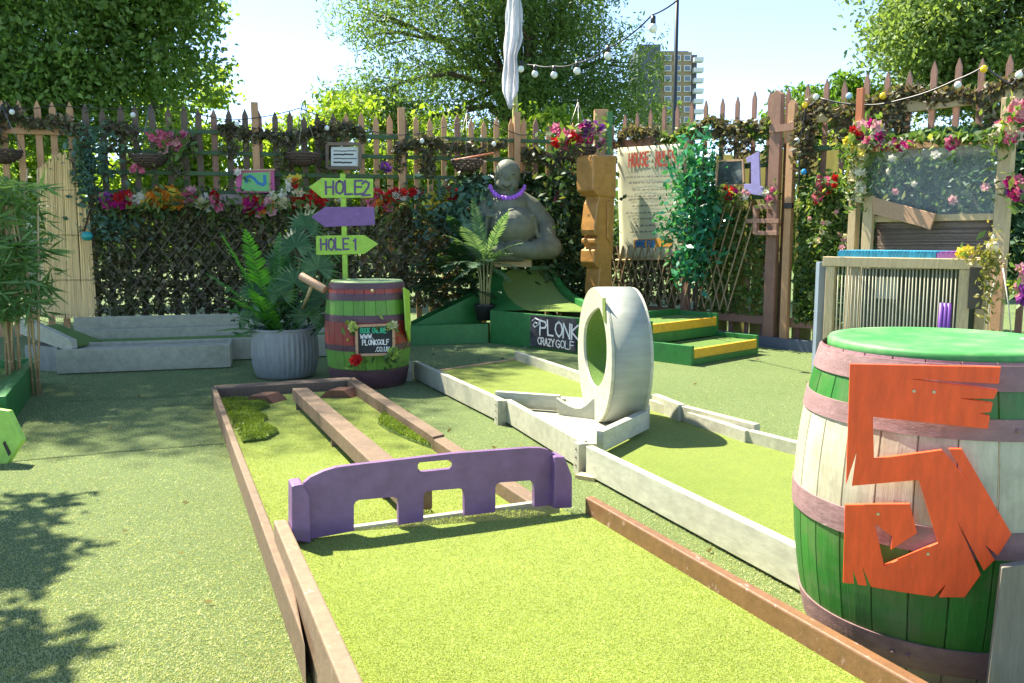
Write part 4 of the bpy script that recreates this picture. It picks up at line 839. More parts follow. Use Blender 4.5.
# ================================================================ green steps
ST = thing('golf_steps', 'two wide green steps with yellow front edges and turf treads beside the loop', 'steps', G(691, 366))
so0 = G(691, 366); so1 = G(758, 354); e1 = (so1 - so0).normalized(); W_ = (so1 - so0).length; e2 = Vector((-e1.y, e1.x, 0)); D_ = .52
def blk(a, b, c, d, z0, z1, nm, mat, bev=.004): MB().slab([so0 + e1 * a + e2 * c, so0 + e1 * b + e2 * c, so0 + e1 * b + e2 * d, so0 + e1 * a + e2 * d], z0, z1).build(nm, mat, ST, bev)
for k, (c, z) in enumerate(((0, .17), (D_, .38))):
    x0 = 0 if k == 0 else -.02
    blk(.05, W_ - .04, c, c + .035, 0.0 if k == 0 else .17, z - .10, 'riser', GREENP); blk(.05, W_ - .04, c - .004, c + .035, z - .10, z - .005, 'nosing', YELLP)
    blk(.045, W_ - .045, c + .036, c + D_, 0.0 if k == 0 else .16, z - .012, 'tread', M_lane2, 0)
    blk(0, .045, c - .003, c + D_ - .004, 0, z + .03, 'side_board', GREENP); blk(W_ - .04, W_, c - .003, c + D_ - .004, 0, z + .04, 'side_board', GREENP)
    blk(.05, W_ - .045, c - .0, c + .15, z - .0115, z + .0, 'nosing_top', YELLP, 0) if False else None
blk(.0, W_, 2 * D_, 2 * D_ + .04, 0, .44, 'back_board', GREENP)
# ================================================================ carved head
MO = thing('carved_head', 'tall orange stained carved wooden head standing by the rules banner', 'statue', AY(594, 325, 10.6))
Ym = 10.6
lf = Vector((-.80, -.60, 0)).normalized(); rt = Vector((.60, -.80, 0)).normalized() * 1.0   # face looks left-forward, side shows
b = AY(597, 250, Ym); zz2 = lambda y: AY(597, y, Ym).z
sp = [(-.16, 155), (.20, 156), (.22, 163), (.21, 192), (.10, 196), (.085, 199), (.12, 204), (.165, 230), (.15, 235), (.08, 237), (.155, 239), (.155, 243), (.10, 245), (.10, 248), (.16, 250), (.165, 262), (.10, 267), (.06, 268), (.09, 285), (.08, 300), (-.14, 300), (-.13, 262), (-.16, 250), (-.17, 200)]
c_ = Vector((b.x, Ym, 0))
ring = lambda off, k=1: [c_ + lf * (f * k) + rt * off + Vector((0, 0, zz2(y))) for f, y in sp]
MOR = painted('orange_stain', (.48, .235, .06), .35, (.16, .06, .015), .5, (2.5, 2.5, 2.5), 5, .6, worn=(.62, .42, .22), wlo=.78)
MB().prism(ring(-.125), rt * .25).build('head', MOR, MO, .012)
MB().prism([c_ + lf * f + rt * -.15 + Vector((0, 0, zz2(y))) for f, y in [(-.17, 156), (.215, 157), (.225, 163), (.215, 191), (.13, 196), (-.17, 198)]], rt * .30).build('brow', MOR, MO, .012)
MB().box(c_ + Vector((0, 0, zz2(300) / 2)), lf * .14, rt * .11, (0, 0, zz2(300) / 2)).build('stump', MOR, MO, .01)
for o_ in (-.14, .14 - .0): MB().prism([c_ + lf * f + rt * (o_ - .012) + Vector((0, 0, zz2(y))) for f, y in [(-.09, 200), (-.03, 203), (-.03, 238), (-.09, 243)]], rt * .024).build('ear', MOR, MO, .006)
a = AY(601, 110, 11.5); tag(MB().box((a.x, 11.5, a.z / 2), (.09, 0, 0), (0, .07, 0), (0, 0, a.z / 2)).build('fence_post', WOODO, bevel=.006), 'thick orange wood post standing behind the carved head', 'post')
a = AY(612, 112, 11.4); tag(MB().box((a.x - .03, 11.4, a.z / 2), (.035, 0, 0), (0, .04, 0), (0, 0, a.z / 2)).build('fence_post', painted('mid_green_paint', (.06, .2, .06), .6), bevel=.004), 'slim green painted post in the fence corner behind the carved head', 'post')
# ================================================================ seated statue
BU = thing('seated_statue', 'grey green seated laughing stone figure with a purple bead necklace on a wood shelf', 'statue', AY(513, 258, 11.05))
S = 11.0 / 850; bx0 = AY(512, 258, 11.05)
def bp_(x, y, d=0): p = AY(x, y, 11.05 - 0); return p + Vector((0, -d, 0))
m = MB()
def el(x, y, d, rx, ry, rz, n=14): m.ball(bp_(x, y, d), 1, n, (rx * S, ry * S, rz * S))
el(512, 227, .05, 26, 25, 26); el(511, 225, .0, 33, 21, 24); el(513, 228, .24, 23, 20, 20); el(509, 207, .05, 20, 19, 15); el(507.5, 174, .07, 12.8, 12, 14); el(507.5, 185, .10, 11.5, 10, 8); el(507, 193, .03, 12, 11, 9)
el(492, 211, .0, 9, 12, 10); el(527, 211, .0, 9, 12, 10)
def limb(P, R):
    for i in range(len(P) - 1):
        for k in range(7):
            t = k / 6; x, y, d = [P[i][j] + (P[i + 1][j] - P[i][j]) * t for j in range(3)]; r = R[i] + (R[i + 1] - R[i]) * t; m.ball(bp_(x, y, d), r * S, 10)
limb([(497, 198, .0), (487, 209, .0), (478, 226, .06), (478, 241, .24)], [9, 11, 11.5, 10]); limb([(518, 198, .0), (532, 209, .0), (544, 226, .06), (546, 242, .24)], [9, 11, 11.5, 10])
limb([(500, 246, .10), (478, 248, .22), (498, 252, .42), (520, 254, .40)], [11, 12, 9, 7]); limb([(524, 246, .10), (549, 247, .22), (532, 250, .42), (510, 249, .46)], [11, 12, 9, 7])
el(513, 250, .1, 38, 26, 9)
el(507, 179, .20, 2.6, 4, 3.2, 8); el(501.8, 182, .16, 3.6, 4, 3, 8); el(512.2, 182, .16, 3.6, 4, 3, 8); el(502.8, 173, .155, 4, 3.6, 1.2, 8); el(511.2, 173, .155, 4, 3.6, 1.2, 8); el(507, 188, .175, 4.2, 3, 2.2, 8)
el(496.2, 181, .05, 2.4, 3, 6.5, 8); el(517.8, 181, .05, 2.4, 3, 6.5, 8)
for (x0, y0, x1, y1, d) in ((488, 216, 512, 211, .29), (512, 211, 533, 216, .29), (488, 216, 486, 236, .27), (533, 216, 537, 236, .27), (492, 243, 532, 243, .36)):
    for k in range(9): t = k / 8; m.ball(bp_(x0 + (x1 - x0) * t, y0 + (y1 - y0) * t + (2 * math.sin(t * 3.14)), d + .03), 2.3 * S, 8)
for s_ in range(7):
    for k in range(8): t = k / 7; m.ball(bp_(528 - 26 * t + s_ * 1.5, 243 + s_ * 2 + 3 * t, .36 + .16 * math.sin(t * 3) - s_ * .01), 1.3 * S, 6)
bo = m.build('figure', painted('stone_grey_green', (.145, .15, .095), .6, (.05, .06, .035), .7, (2, 2, 2), 6, .5, worn=(.22, .22, .17), wlo=.66), BU)
rm = bo.modifiers.new('rm', 'REMESH'); rm.mode = 'VOXEL'; rm.voxel_size = .011; sm_ = bo.modifiers.new('sm', 'SMOOTH'); sm_.factor = .5; sm_.iterations = 3
bpy.context.view_layer.update(); dg = bpy.context.evaluated_depsgraph_get(); nm = bpy.data.meshes.new_from_object(bo.evaluated_get(dg)); bo.modifiers.clear(); bo.data = nm
nm.polygons.foreach_set('use_smooth', [True] * len(nm.polygons))
DKF = plain('painted_crease_shade', (.035, .04, .025), .8); m = MB()
m.tube([bp_(502.3 + 9.4 * t, 185.8 + 2.6 * math.sin(t * 3.14), .222) for t in [i / 8 for i in range(9)]], .009, n=5)
for x in (502.8, 511.2): m.tube([bp_(x - 2.8 + 5.6 * t, 176.2 - 1.0 * math.sin(t * 3.14), .205) for t in [i / 5 for i in range(6)]], .008, n=5)
m.build('face_lines', DKF, BU)  # dark tubes paint the crease shade of mouth and eyes
m = MB()
for k in range(26):
    t = math.radians(195 + 150 * k / 25); x = 507.5 + 17.5 * math.cos(t); y = 183 - 15.5 * math.sin(t); m.ball(bp_(x, y - .0, .19 + .06 * math.sin((k / 25) * 3.14)), (1.55 if k % 2 else 1.9) * S, 8)
    if k % 2 == 0: m.ball(bp_(x * 1.0, y + 1.5, .20 + .06 * math.sin((k / 25) * 3.14)), 1.8 * S, 6)
tag(m.build('bead_necklace', plain('violet_bead', (.34, .10, .55), .35, isl=.25)), 'bright purple bead necklace round the neck of the seated stone figure', 'necklace')
# ================================================================ fronds
def frond(m, base, direction, length, width, nl=26, droop=.5, up0=None):
    d = Vector(direction).normalized(); side = d.cross(Vector((0, 0, 1))).normalized(); P = []; p = Vector(base); dd = d.copy(); st = length / nl
    for i in range(nl + 1): P.append(p.copy()); dd = (dd + Vector((0, 0, -droop / nl))).normalized(); p = p + dd * st
    m.tube(P[::3], .006, .002, 4, False)
    for i in range(2, nl + 1):
        t = i / nl; wl = width * math.sin(math.pi * (.12 + .86 * t)) ** .7; q = P[i]; ax = (P[min(i + 1, nl)] - P[i - 1]).normalized(); nn = side.cross(ax)
        for sgn in (-1, 1):
            ld2 = (side * sgn + ax * .55 + Vector((0, 0, random.uniform(-.2, .05)))).normalized(); b = ax * (st * .48); tip = q + ld2 * wl; mid = q + ld2 * wl * .5 + nn * wl * .05
            m.add([q - b * .7, mid - b * .95, tip, mid + b * .95, q + b * .7], [(0, 1, 2, 3, 4)])
def fan(m, c, nrm, r, n=22, spread=280):
    nrm = Vector(nrm).normalized(); x = Vector((0, 0, 1)) - nrm * nrm.z; x.normalize(); y = nrm.cross(x)
    for i in range(n):
        a = math.radians(-spread / 2 + spread * i / (n - 1)); d = x * math.cos(a) + y * math.sin(a); e = nrm.cross(d) * r * .06; rr = r * random.uniform(.85, 1.1)
        c2 = Vector(c); m.add([c2, c2 + d * rr * .55 + e + nrm * .01, c2 + d * rr - nrm * r * .15, c2 + d * rr * .55 - e + nrm * .01], [(0, 1, 2, 3)])
FERN = leafmat('fern_leaf', [(.07, .27, .03), (.11, .37, .04), (.06, .20, .03)], .45); PALM = leafmat('palm_leaf', [(.03, .10, .035), (.05, .15, .045), (.09, .20, .08)], .3)
tc = Vector((-2.10, 7.80, 0)); TB = thing('tub_planter', 'corrugated galvanised tub planter on the turf left of the small barrel', 'planter', tc)
m = MB(); fl = lambda t, z: 1 + (.014 * math.sin(t * 40) if .03 < z < .42 else 0)
m.lathe([(.001, .005), (.24, .005), (.255, .0), (.27, .03), (.292, .12), (.30, .22), (.297, .32), (.287, .42), (.283, .435), (.292, .45), (.286, .46), (.272, .455), (.27, .38), (.001, .37)], tc, 320, fl)
m.build('tub', painted('galvanised_zinc', (.27, .285, .27), .45, (.2, .21, .2), .5, (6, 6, 1), 6, .15), TB)
MB().lathe([(.001, .40), (.272, .40)], tc, 32).build('soil', plain('soil', (.04, .03, .02), .9), TB)
GP = thing('fern_plant', 'bushy ferns and fan palm leaves growing in the galvanised tub', 'plant', tc + Vector((0, 0, .4)))
m = MB(); cb = tc + Vector((-.08, -.02, .40))
for dx, dy, dz, L_, w_2 in ((-.28, -.15, 1, 1.0, .17), (-.10, -.2, 1, .98, .18), (-.55, -.1, .8, .8, .14), (-.8, -.3, .7, .6, .12), (-.5, -.5, .8, .62, .13), (-.2, -.55, .9, .6, .13), (.05, .1, 1, .92, .13), (-.9, -.2, .35, .5, .1), (-.35, .3, 1, .8, .13), (.3, .3, 1, .8, .1), (-.05, -.8, .7, .5, .12), (-.6, -.7, .3, .45, .1)): frond(m, cb + Vector((random.uniform(-.06, .06), random.uniform(-.06, .06), 0)), (dx, dy, dz), L_, w_2, 30, .55)
m.build('fern_fronds', FERN, GP); m = MB(); cb2 = tc + Vector((.1, 0, .40))
for x, z, y_, r in ((.10, .92, -.1, .22), (.30, .72, -.12, .23), (.34, .46, -.16, .22), (.12, .60, -.25, .20), (.22, .30, -.2, .2), (-.1, .75, .1, .2), (.0, .5, -.28, .17), (.16, 1.1, .05, .22), (.38, .90, .0, .17), (-.28, .5, -.15, .16), (-.30, .28, -.2, .14), (.36, .22, -.12, .16)):
    c = cb2 + Vector((x - .05, y_, z - .12)); m.tube([cb2, cb2.lerp(c, .6) + Vector((0, 0, .05)), c], .006, .004, 4, False); fan(m, c, (random.uniform(-.3, .5), -1, random.uniform(0, .6)), r)
m.build('fan_leaves', PALM, GP)
P = blob(tc + Vector((0, .02, .60)), (.34, .28, .22), 450); leaves('filler_leaves', P, .05, PALM, GP, asp=.3)
# mallet and small dark ornament
ML = thing('mallet', 'pale wooden mallet sticking up out of the ferns in the tub', 'mallet', AY(308, 290, 7.35)); a, b = AY(301, 276, 7.4), AY(325, 290, 7.3)
MB().tube([a, b], .036, n=16).build('head', WOODP, ML, .004); MB().tube([a.lerp(b, .5), AY(303, 308, 7.6)], .016, .014, 8).build('handle', WOODY, ML)
# palm pot in front of the statue
PPc = AY(485, 320, 10.45)
PP = thing('potted_palm', 'small potted palm with bare stems in front of the seated statue', 'plant', PPc)
z0 = AY(485, 304, 10.45).z - PPc.z; MB().lathe([(.001, .0), (.10, 0), (.125, z0 * .9), (.135, z0), (.125, z0), (.12, z0 - .03), (.001, z0 - .03)], PPc, 24).build('pot', BLACKP, PP)
m = MB(); stz = AY(485, 260, 10.45).z - PPc.z
for k in range(11): a = 2 * math.pi * k / 11; m.tube([PPc + Vector((.05 * math.cos(a), .04 * math.sin(a), z0 - .03)), PPc + Vector((.065 * math.cos(a), .05 * math.sin(a), (z0 + stz) / 2)), PPc + Vector((.10 * math.cos(a), .08 * math.sin(a), stz))], .013, .008, 6)
m.build('stems', painted('palm_stem', (.35, .33, .14), .6, (.15, .1, .05), .4, (9, 9, 1), 6, .3), PP); m = MB()
for dx, dy, dz, L_ in ((-.12, -.1, 1, .80), (.30, -.2, 1, .72), (.75, -.2, .8, .55), (-.6, -.2, .8, .6), (-.9, -.3, .3, .55), (.5, -.5, .5, .5), (-.3, -.5, .9, .66), (.95, -.1, .2, .45), (-.8, -.3, -.1, .45), (-.3, .3, 1, .7), (-.15, -.6, .2, .5), (.1, -.8, .4, .45), (.8, -.3, -.2, .4)): frond(m, PPc + Vector((0, 0, stz - .05)), (dx, dy, dz), L_, .17, 20, .7)
m.build('fronds', leafmat('pale_palm_leaf', [(.08, .18, .08), (.14, .26, .13), (.22, .34, .2)], .3), PP)
# shaded palm fronds between lane and statue
r = thing('palm_plant', 'dark feathery palm leaning out of the hedge left of the statue', 'plant', AY(440, 300, 11.0)); m = MB()
for k in range(22): frond(m, AY(random.uniform(425, 470), random.uniform(250, 300), 10.95), (random.uniform(-1, 1), -.5, random.uniform(.1, 1)), random.uniform(.45, .8), .15, 18, .9)
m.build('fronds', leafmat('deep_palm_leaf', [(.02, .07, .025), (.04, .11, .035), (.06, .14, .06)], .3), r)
foliage_thing('hedge_plant', 'blue green leafy plant above the hedge left of the statue', 'plant', [(AY(455, 212, 11.0), (.55, .25, .4), 500), (AY(475, 200, 11.1), (.35, .2, .3), 200)], TEALL, .05)
foliage_thing('hedge_plant', 'dark leafy shrub between the statue and the carved head', 'plant', [(AY(566, 240, 11.2), (.5, .3, .9), 1300), (AY(572, 290, 11.1), (.4, .3, .5), 500), (AY(574, 190, 11.2), (.3, .2, .4), 250)], leafmat('dark_green_leaf', [(.02, .05, .02)], .3), .05)
# ficus by the banner
fc = F2(692, 325, .3); fc.z = 0; FI = thing('ficus_tree', 'artificial ficus tree with glossy teal green leaves over the right side of the banner', 'tree', fc); m = MB(); P = []
zb, zt = F2(692, 275, .3).z, F2(692, 142, .3).z
for k in range(5): a = k * 1.3; m.tube([fc + Vector((.04 * math.cos(a), .04 * math.sin(a), .0)), fc + Vector((.05 * math.cos(a + 1), .05 * math.sin(a + 1), zb * .6)), fc + Vector((.10 * math.cos(a + 2), .06 * math.sin(a + 2), (zb + zt) / 2)), fc + Vector((.2 * math.cos(a + 2.5), .1 * math.sin(a + 2.5), zt * .93))], .013, .005, 6)
m.build('trunk', WICK, FI)
for k in range(46):
    t = random.random(); z = zb + (zt - zb) * t; rr = .36 * (math.sin(math.pi * min(1, .12 + t * .82)) ** .8); a = random.uniform(0, 6.28); P.append(blob(fc + Vector((rr * math.cos(a) * random.uniform(.3, 1.0), .2 * math.sin(a), z)), (.22, .16, .24), 46))
leaves('crown', np.concatenate(P), .05, leafmat('ficus_leaf', [(.015, .10, .055), (.03, .20, .09), (.05, .28, .12), (.03, .24, .17), (.10, .30, .07)], .3, .3, .6), FI, asp=.45, droop=.3)
# bamboo
bc = G(28, 352); bc = Vector((AY(22, 350, 6.9).x, 6.9, 0)); BP = thing('bamboo_plant', 'clump of tan bamboo canes with narrow green leaves at the left edge', 'plant', bc); m = MB()
for k in range(12):
    x0 = random.uniform(-.17, .20); top = (x0 + random.uniform(-.2, .16), random.uniform(-.12, .12), random.uniform(1.5, 1.9)); pts = [bc + Vector((x0, random.uniform(-.1, .1), 0)), bc + Vector((x0 + (top[0] - x0) * .4, 0, .8)), bc + Vector(top)]; m.tube(pts, .011, .006, 7)
    for z in np.arange(.12, 1.4, .16): q = pts[0].lerp(pts[1], min(1, z / .8)) if z < .8 else pts[1].lerp(pts[2], (z - .8) / (top[2] - .8)); m.tube([q - Vector((0, 0, .005)), q + Vector((0, 0, .005))], .013, n=7)
m.build('canes', painted('tan_cane', (.46, .32, .16), .45, (.25, .16, .08), .4, (9, 9, 1), 5, .2, .2), BP); V = []; Fs = []; no = 0
for k in range(430):
    c = np.array(bc) + (rng.uniform(-.8, .20) , rng.uniform(-.3, .3), rng.uniform(.66, 1.75)); n = 9; dirs = np.stack([rng.normal(size=n), rng.normal(size=n) * .7 - .2, rng.normal(size=n) * .4 - .25], 1); v, f = leafgeo(np.repeat(c[None], n, 0) + unit(dirs) * .085, .095, asp=.11, dirs=dirs); V.append(v); Fs.append(f + no); no += len(v)
npmesh('leaves', np.concatenate(V), np.concatenate(Fs), leafmat('bamboo_leaf', [(.10, .20, .05), (.15, .29, .09), (.24, .40, .17)], .45), BP)
# ================================================================ timber kiosk
ka, kb = AY(866, 300, 8.4), AY(1010, 300, 7.36); KA, KB2 = (ka.x, ka.y), (kb.x, kb.y); ku, kn = frame(KA, KB2)
K = lambda x, y, o=0: ON(x, y, KA, KB2, o)
KI = thing('timber_kiosk', 'open timber kiosk frame with a clear sheet above a reed blind on the right', 'kiosk', (ka.x + .5, 7.9, 0))
def kpost(x, yt, wd, dp, o, mt): a = K(x, yt, o); MB().prism([a + ku * -wd, a + ku * wd, Vector((a.x, a.y, 0)) + ku * wd, Vector((a.x, a.y, 0)) - ku * wd], kn * dp).build('post', mt, KI, .005)
kpost(861.5, 122, .04, .09, 0, WOODY); kpost(871, 196, .05, .05, .091, WOODY); kpost(1013, 98, .055, .09, 0, WOODY); kpost(1001, 263, .045, .04, .10, WOODP)
MB().bar(K(858, 150, .095), K(1006, 137.5, .095), .04, .07).build('top_rail', WOODP, KI, .004)
MB().bar(K(874, 219, .06), K(1003, 216.5, .06), .04, .06).build('cross_rail', WOODY, KI, .004)
MB().bar(K(860, 267, .06), K(1003, 264, .06), .04, .06).build('cross_rail', WOODY, KI, .004)
MB().prism([K(874, 197, .15), K(937, 214, .15), K(931, 230, .15), K(922, 226.5, .15), K(874, 214, .15)], kn * .025).build('slanting_plank', WOODP, KI, .003)
cm = bpy.data.materials.new('clear_sheet'); cm.use_nodes = True; n = cm.node_tree.nodes; p = n['Principled BSDF']; tr = n.new('ShaderNodeBsdfTransparent'); mx = n.new('ShaderNodeMixShader'); mx.inputs[0].default_value = .10
p.inputs['Base Color'].default_value = (.6, .65, .68, 1); p.inputs['Roughness'].default_value = .12; cm.node_tree.links.new(tr.outputs[0], mx.inputs[1]); cm.node_tree.links.new(p.outputs[0], mx.inputs[2]); cm.node_tree.links.new(mx.outputs[0], n['Material Output'].inputs[0])
MB().prism([K(868, 150, .05), K(1004, 140, .05), K(1004, 216, .05), K(868, 219, .05)], kn * .004).build('clear_sheet', cm, KI)
m = MB()
for k in range(34): y = 221 + 42 * k / 33; m.tube([K(875 + random.uniform(-1, 2), y + random.uniform(-.4, .4), .03), K(940, y - .4 + random.uniform(-.4, .4), .035), K(1003, y - 1, .03)], .0075, n=5)
m.build('reed_blind', painted('grey_brown_reed', (.20, .15, .12), .75, (.08, .06, .05), .5, (2, 2, 8), 8, .4, .35, worn=(.4, .34, .28), wlo=.66), KI)
MB().prism([K(972, 268, .0), K(1003, 267, .0), Vector((*K(1003, 267, .0)[:2], 0)), Vector((*K(972, 268, .0)[:2], 0))], kn * .02).build('side_panel', painted('olive_board', (.16, .12, .06), .7, (.06, .05, .03), .4, (3, 3, 1), 5, .3), KI)
m = MB(); m.tube([K(998, 268, .17), K(990, 300, .17), K(987, 340, .17)], .006, n=5); m.tube([K(1003, 268, .17), K(1008, 300, .17), K(1012, 340, .17)], .006, n=5); m.build('cable', plain('white_cable', (.6, .58, .52), .5), KI)
gk = 'silk flower bunches on the timber kiosk'
def krow(xa, xb, ya, yb, n, o=.2): return [K(random.uniform(xa, xb), random.uniform(ya, yb), o + random.uniform(-.04, .04)) for _ in range(n)]
for lab, xa, xb, ya, yb, n, cols, fs in (
    ('thick yellow and cream silk flower garland down the left kiosk post', 850, 862, 146, 200, 100, ['cream', 'yellow', 'white', 'cream'], .048),
    ('yellow lime chrysanthemum at the top of the left kiosk post', 846, 856, 138, 152, 10, ['lime', 'yellow'], .045),
    ('pink and white lilies at the top left corner of the kiosk', 852, 880, 124, 146, 16, ['pink', 'white', 'palepink', 'magenta'], .055),
    ('magenta silk blossoms along the left half of the kiosk top rail', 880, 910, 140, 148, 16, ['magenta', 'pink', 'magenta', 'white'], .04),
    ('pink blossom clump on the right half of the kiosk top rail', 948, 956, 136, 147, 6, ['pink', 'magenta'], .045),
    ('white and cream orchids at the top right corner of the kiosk', 990, 1022, 126, 142, 18, ['white', 'cream', 'pink'], .055),
    ('pink silk rose cluster above the right kiosk post', 1010, 1026, 104, 120, 12, ['pink', 'palepink'], .055),
    ('large hot pink silk flower halfway down the right kiosk post', 1008, 1028, 180, 196, 12, ['magenta', 'pink', 'purple'], .06),
    ('mauve silk flowers low on the right of the kiosk', 1015, 1028, 262, 300, 10, ['purple', 'palepink'], .05),
    ('small red silk flowers on the orange post above the kiosk corner', 850, 862, 128, 134, 5, ['red', 'pink'], .04)):
    flowers(lab, krow(xa, xb, ya, yb, n), cols, fs * 1.1, grp=gk, leafn=4)
P = np.array([K(random.uniform(868, 1008), 143 - (random.random() * 8 - 2) - (random.random()) * 5, random.uniform(.12, .26))[:] for _ in range(230)]); r = thing('leafy_vine', 'fresh green vine with leaves along the kiosk top rail', 'vine', P[0]); leaves('leaves', P, .042, IVYG, r, asp=.5); m = MB().tube([K(868, 144, .17), K(930, 141, .18), K(1008, 134, .17)], .008, n=5); m.build('stem', WICK, r)
a = K(860, 88, .02); tag(MB().prism([a + ku * -.035, a + ku * .035, Vector((a.x, a.y, 2.0)) + ku * .035, Vector((a.x, a.y, 2.0)) - ku * .035], kn * -.04).build('upright_batten', painted('orange_red_batten', (.50, .16, .06), .6, (.3, .1, .05), .3, (9, 9, 1), 5, .3), bevel=.004), 'orange red batten rising above the left corner of the kiosk', 'batten')
# ---------------------------------------------------------------- slatted dowel table
ta, tb = AY(832, 257, 6.9), AY(966, 261, 6.25); zt_ = 1.125; TA, TBp = (ta.x, ta.y), (tb.x, tb.y); tu, tn = frame(TA, TBp); TL = (Vector(TBp) - Vector(TA)).length
T = lambda s, o, z: Vector((TA[0], TA[1], z)) + tu * s + tn * o
TT = thing('dowel_table', 'pale pine table with a row of thin upright dowels across its front', 'table', T(TL / 2, 0, 0))
for s_, o_, nm in ((0, 0, 'leg'), (TL, 0, 'leg'), (0, -.55, 'leg'), (TL, -.55, 'leg')): MB().box(T(s_, o_, (zt_ - .075) / 2), tu * .035, tn * .03, (0, 0, (zt_ - .075) / 2)).build(nm, WOODY, TT, .004)
MB().box(T(TL / 2, .0, zt_ - .035), tu * (TL / 2 + .06), tn * .04, (0, 0, .038)).build('front_rail', WOODY, TT, .004)
MB().box(T(TL / 2, -.55, zt_ - .035), tu * (TL / 2 + .06), tn * .04, (0, 0, .038)).build('back_rail', WOODY, TT, .004)
MB().box(T(TL + .04, -.275, zt_ - .036), tu * .018, tn * .234, (0, 0, .034)).build('end_rail', WOODY, TT, .004)
MB().box(T(TL / 2, -.275, zt_ - .02), tu * (TL / 2 - .0), tn * .233, (0, 0, .012)).build('tabletop', WOODP, TT)
DW = painted('weathered_dowel', (.40, .38, .26), .6, (.25, .22, .15), .4, (9, 9, 1), 5, .2, .2); PW = plain('violet_dowel', (.16, .05, .30), .5); mb0 = None
for k in range(33):
    s_ = .06 + (TL - .12) * k / 32
    if k in (29, 30, 31): d = MB().tube([T(s_, .02, .35), T(s_, .02, .80)], .018, n=8).build('violet_dowel', PW, TT)
    d = MB().tube([T(s_ + .004, .0, .02), T(s_ + random.uniform(-.004, .004), .0, zt_ - .07)], .0065, n=7).build('dowel', DW, TT)
MB().bar(T(.03, 0, .14), T(TL - .03, 0, .14), .05, .06).build('bottom_rail', WOODY, TT, .004)
MB().box(T(TL / 2, -.56, .62), tu * (TL / 2 - .05), tn * .008, (0, 0, .40)).build('painted_gap_shade', painted('gap_shade_tone', (.06, .075, .045), .7, (.12, .12, .08), .5, (2, 2, 1), 4, .2), TT)  # added sheet, its dark colour stands in for shade between the dowels
MB().box(T(.26, -.54, .86), tu * .09, tn * .004, (0, 0, .09)).build('notice', plain('faded_notice', (.5, .52, .46), .6), TT)
m = MB(); nx = 60
for i in range(nx): s_ = .04 + (TL - .25) * i / nx; m.box(T(s_, -.25, zt_ + .02), tu * .0085, tn * .22, (0, 0, .022 + .012 * (i % 2)))
CL = thing('woven_mat', 'bright blue woven mat lying on top of the dowel table', 'mat', T(TL / 2, -.25, zt_)); m.build('ribbed_mat', painted('cyan_weave', (.02, .27, .42), .7, (.03, .12, .25), .5, (4, 4, 4), 5, .5, .25), CL, .003)
m = MB()
for i in range(9): s_ = TL - .20 + i * .018; m.box(T(s_, -.25, zt_ + .02), tu * .0085, tn * .22, (0, 0, .022 + .012 * (i % 2)))
m.build('lilac_strip', plain('lilac_weave', (.30, .12, .35), .7), CL)
flowers('yellow silk flower at the right end of the blue mat', [T(TL - .02, -.02, zt_ + .05), T(TL + .01, .0, zt_ + .06), T(TL - .04, .0, zt_ + .04)], ['yellow'], .05, grp=None, leafn=4)
r = thing('moss_bundle', 'bundle of moss and dark bark hanging from the right end of the dowel table', 'plant', T(TL + .10, .06, .9)); MB().box(T(TL + .09, .055, .92), tu * .045, tn * .012, (0, 0, .15)).build('bark_board', plain('dark_bark', (.06, .05, .035), .8), r)
leaves('moss', np.concatenate([blob(T(TL + .17, .06, 1.02), (.07, .07, .3), 300), blob(T(TL + .15, .06, 1.14), (.14, .1, .07), 200)]), .022, leafmat('moss_leaf', [(.14, .16, .03), (.25, .26, .06), (.32, .25, .08)], .3), r, asp=.4)
r = thing('candle_jar', 'small cream candle jar at the right end of the dowel table', 'candle', T(TL + .17, .02, zt_ + .05)); MB().lathe([(.001, 0), (.035, 0), (.04, .05), (.03, .08), (.001, .08)], r.location, 14).build('jar', plain('cream_glaze', (.75, .62, .42), .3), r); MB().lathe([(.001, .08), (.012, .08), (.012, .12), (.001, .13)], r.location, 8).build('candle', plain('wax', (.8, .7, .5), .5), r)
sb = AY(824, 262, 7.0); tag(MB().box((sb.x, 7.05, sb.z / 2), (.033, 0, 0), (0, .04, 0), (0, 0, sb.z / 2)).build('blue_post', painted('slate_blue_paint', (.18, .24, .30), .6, (.1, .12, .15), .4, (3, 3, 1), 5, .2), bevel=.004), 'slate blue painted upright beside the left leg of the dowel table', 'post')
# ================================================================ flag, poles and lights
FLg = thing('flag', 'white cloth flag hanging limp on a tall bamboo pole behind the statue', 'flag', AY(517, 320, 11.75)); Yf = 11.75
a, b = AY(516.5, 175, Yf), AY(511.5, -60, Yf); m = MB().tube([Vector((a.x + .02, Yf, .1)), a, b], .045, .035, 10)
for y in range(-50, 180, 26): q = AY(511.5 + (y + 60) / 235 * 5, y, Yf); m.tube([q - Vector((0, 0, .02)), q + Vector((0, 0, .02))], .05, n=10)
m.build('pole', painted('bamboo_pole', (.42, .42, .12), .45, (.3, .25, .08), .4, (3, 3, 1), 5, .2), FLg)
ys = [-40, -10, 10, 38, 55, 75, 92, 100, 109]; xl = [507, 507, 506, 504.5, 504, 503, 502, 506, 509.5]; xr = [521, 521, 522, 523, 517.5, 518, 519, 513.5, 511.5]
V = []; nc = 17; rows = 34
for j in range(rows):
    y = -40 + 149 * j / (rows - 1); a, b = np.interp(y, ys, xl), np.interp(y, ys, xr)
    for i in range(nc): t = i / (nc - 1); q = AY(a + (b - a) * t, y, Yf - .10); V.append((q.x + .008 * math.sin(j * .9 + i), q.y + .06 * math.sin(t * 15 + j * .09) * (.5 + t * .5), q.z))
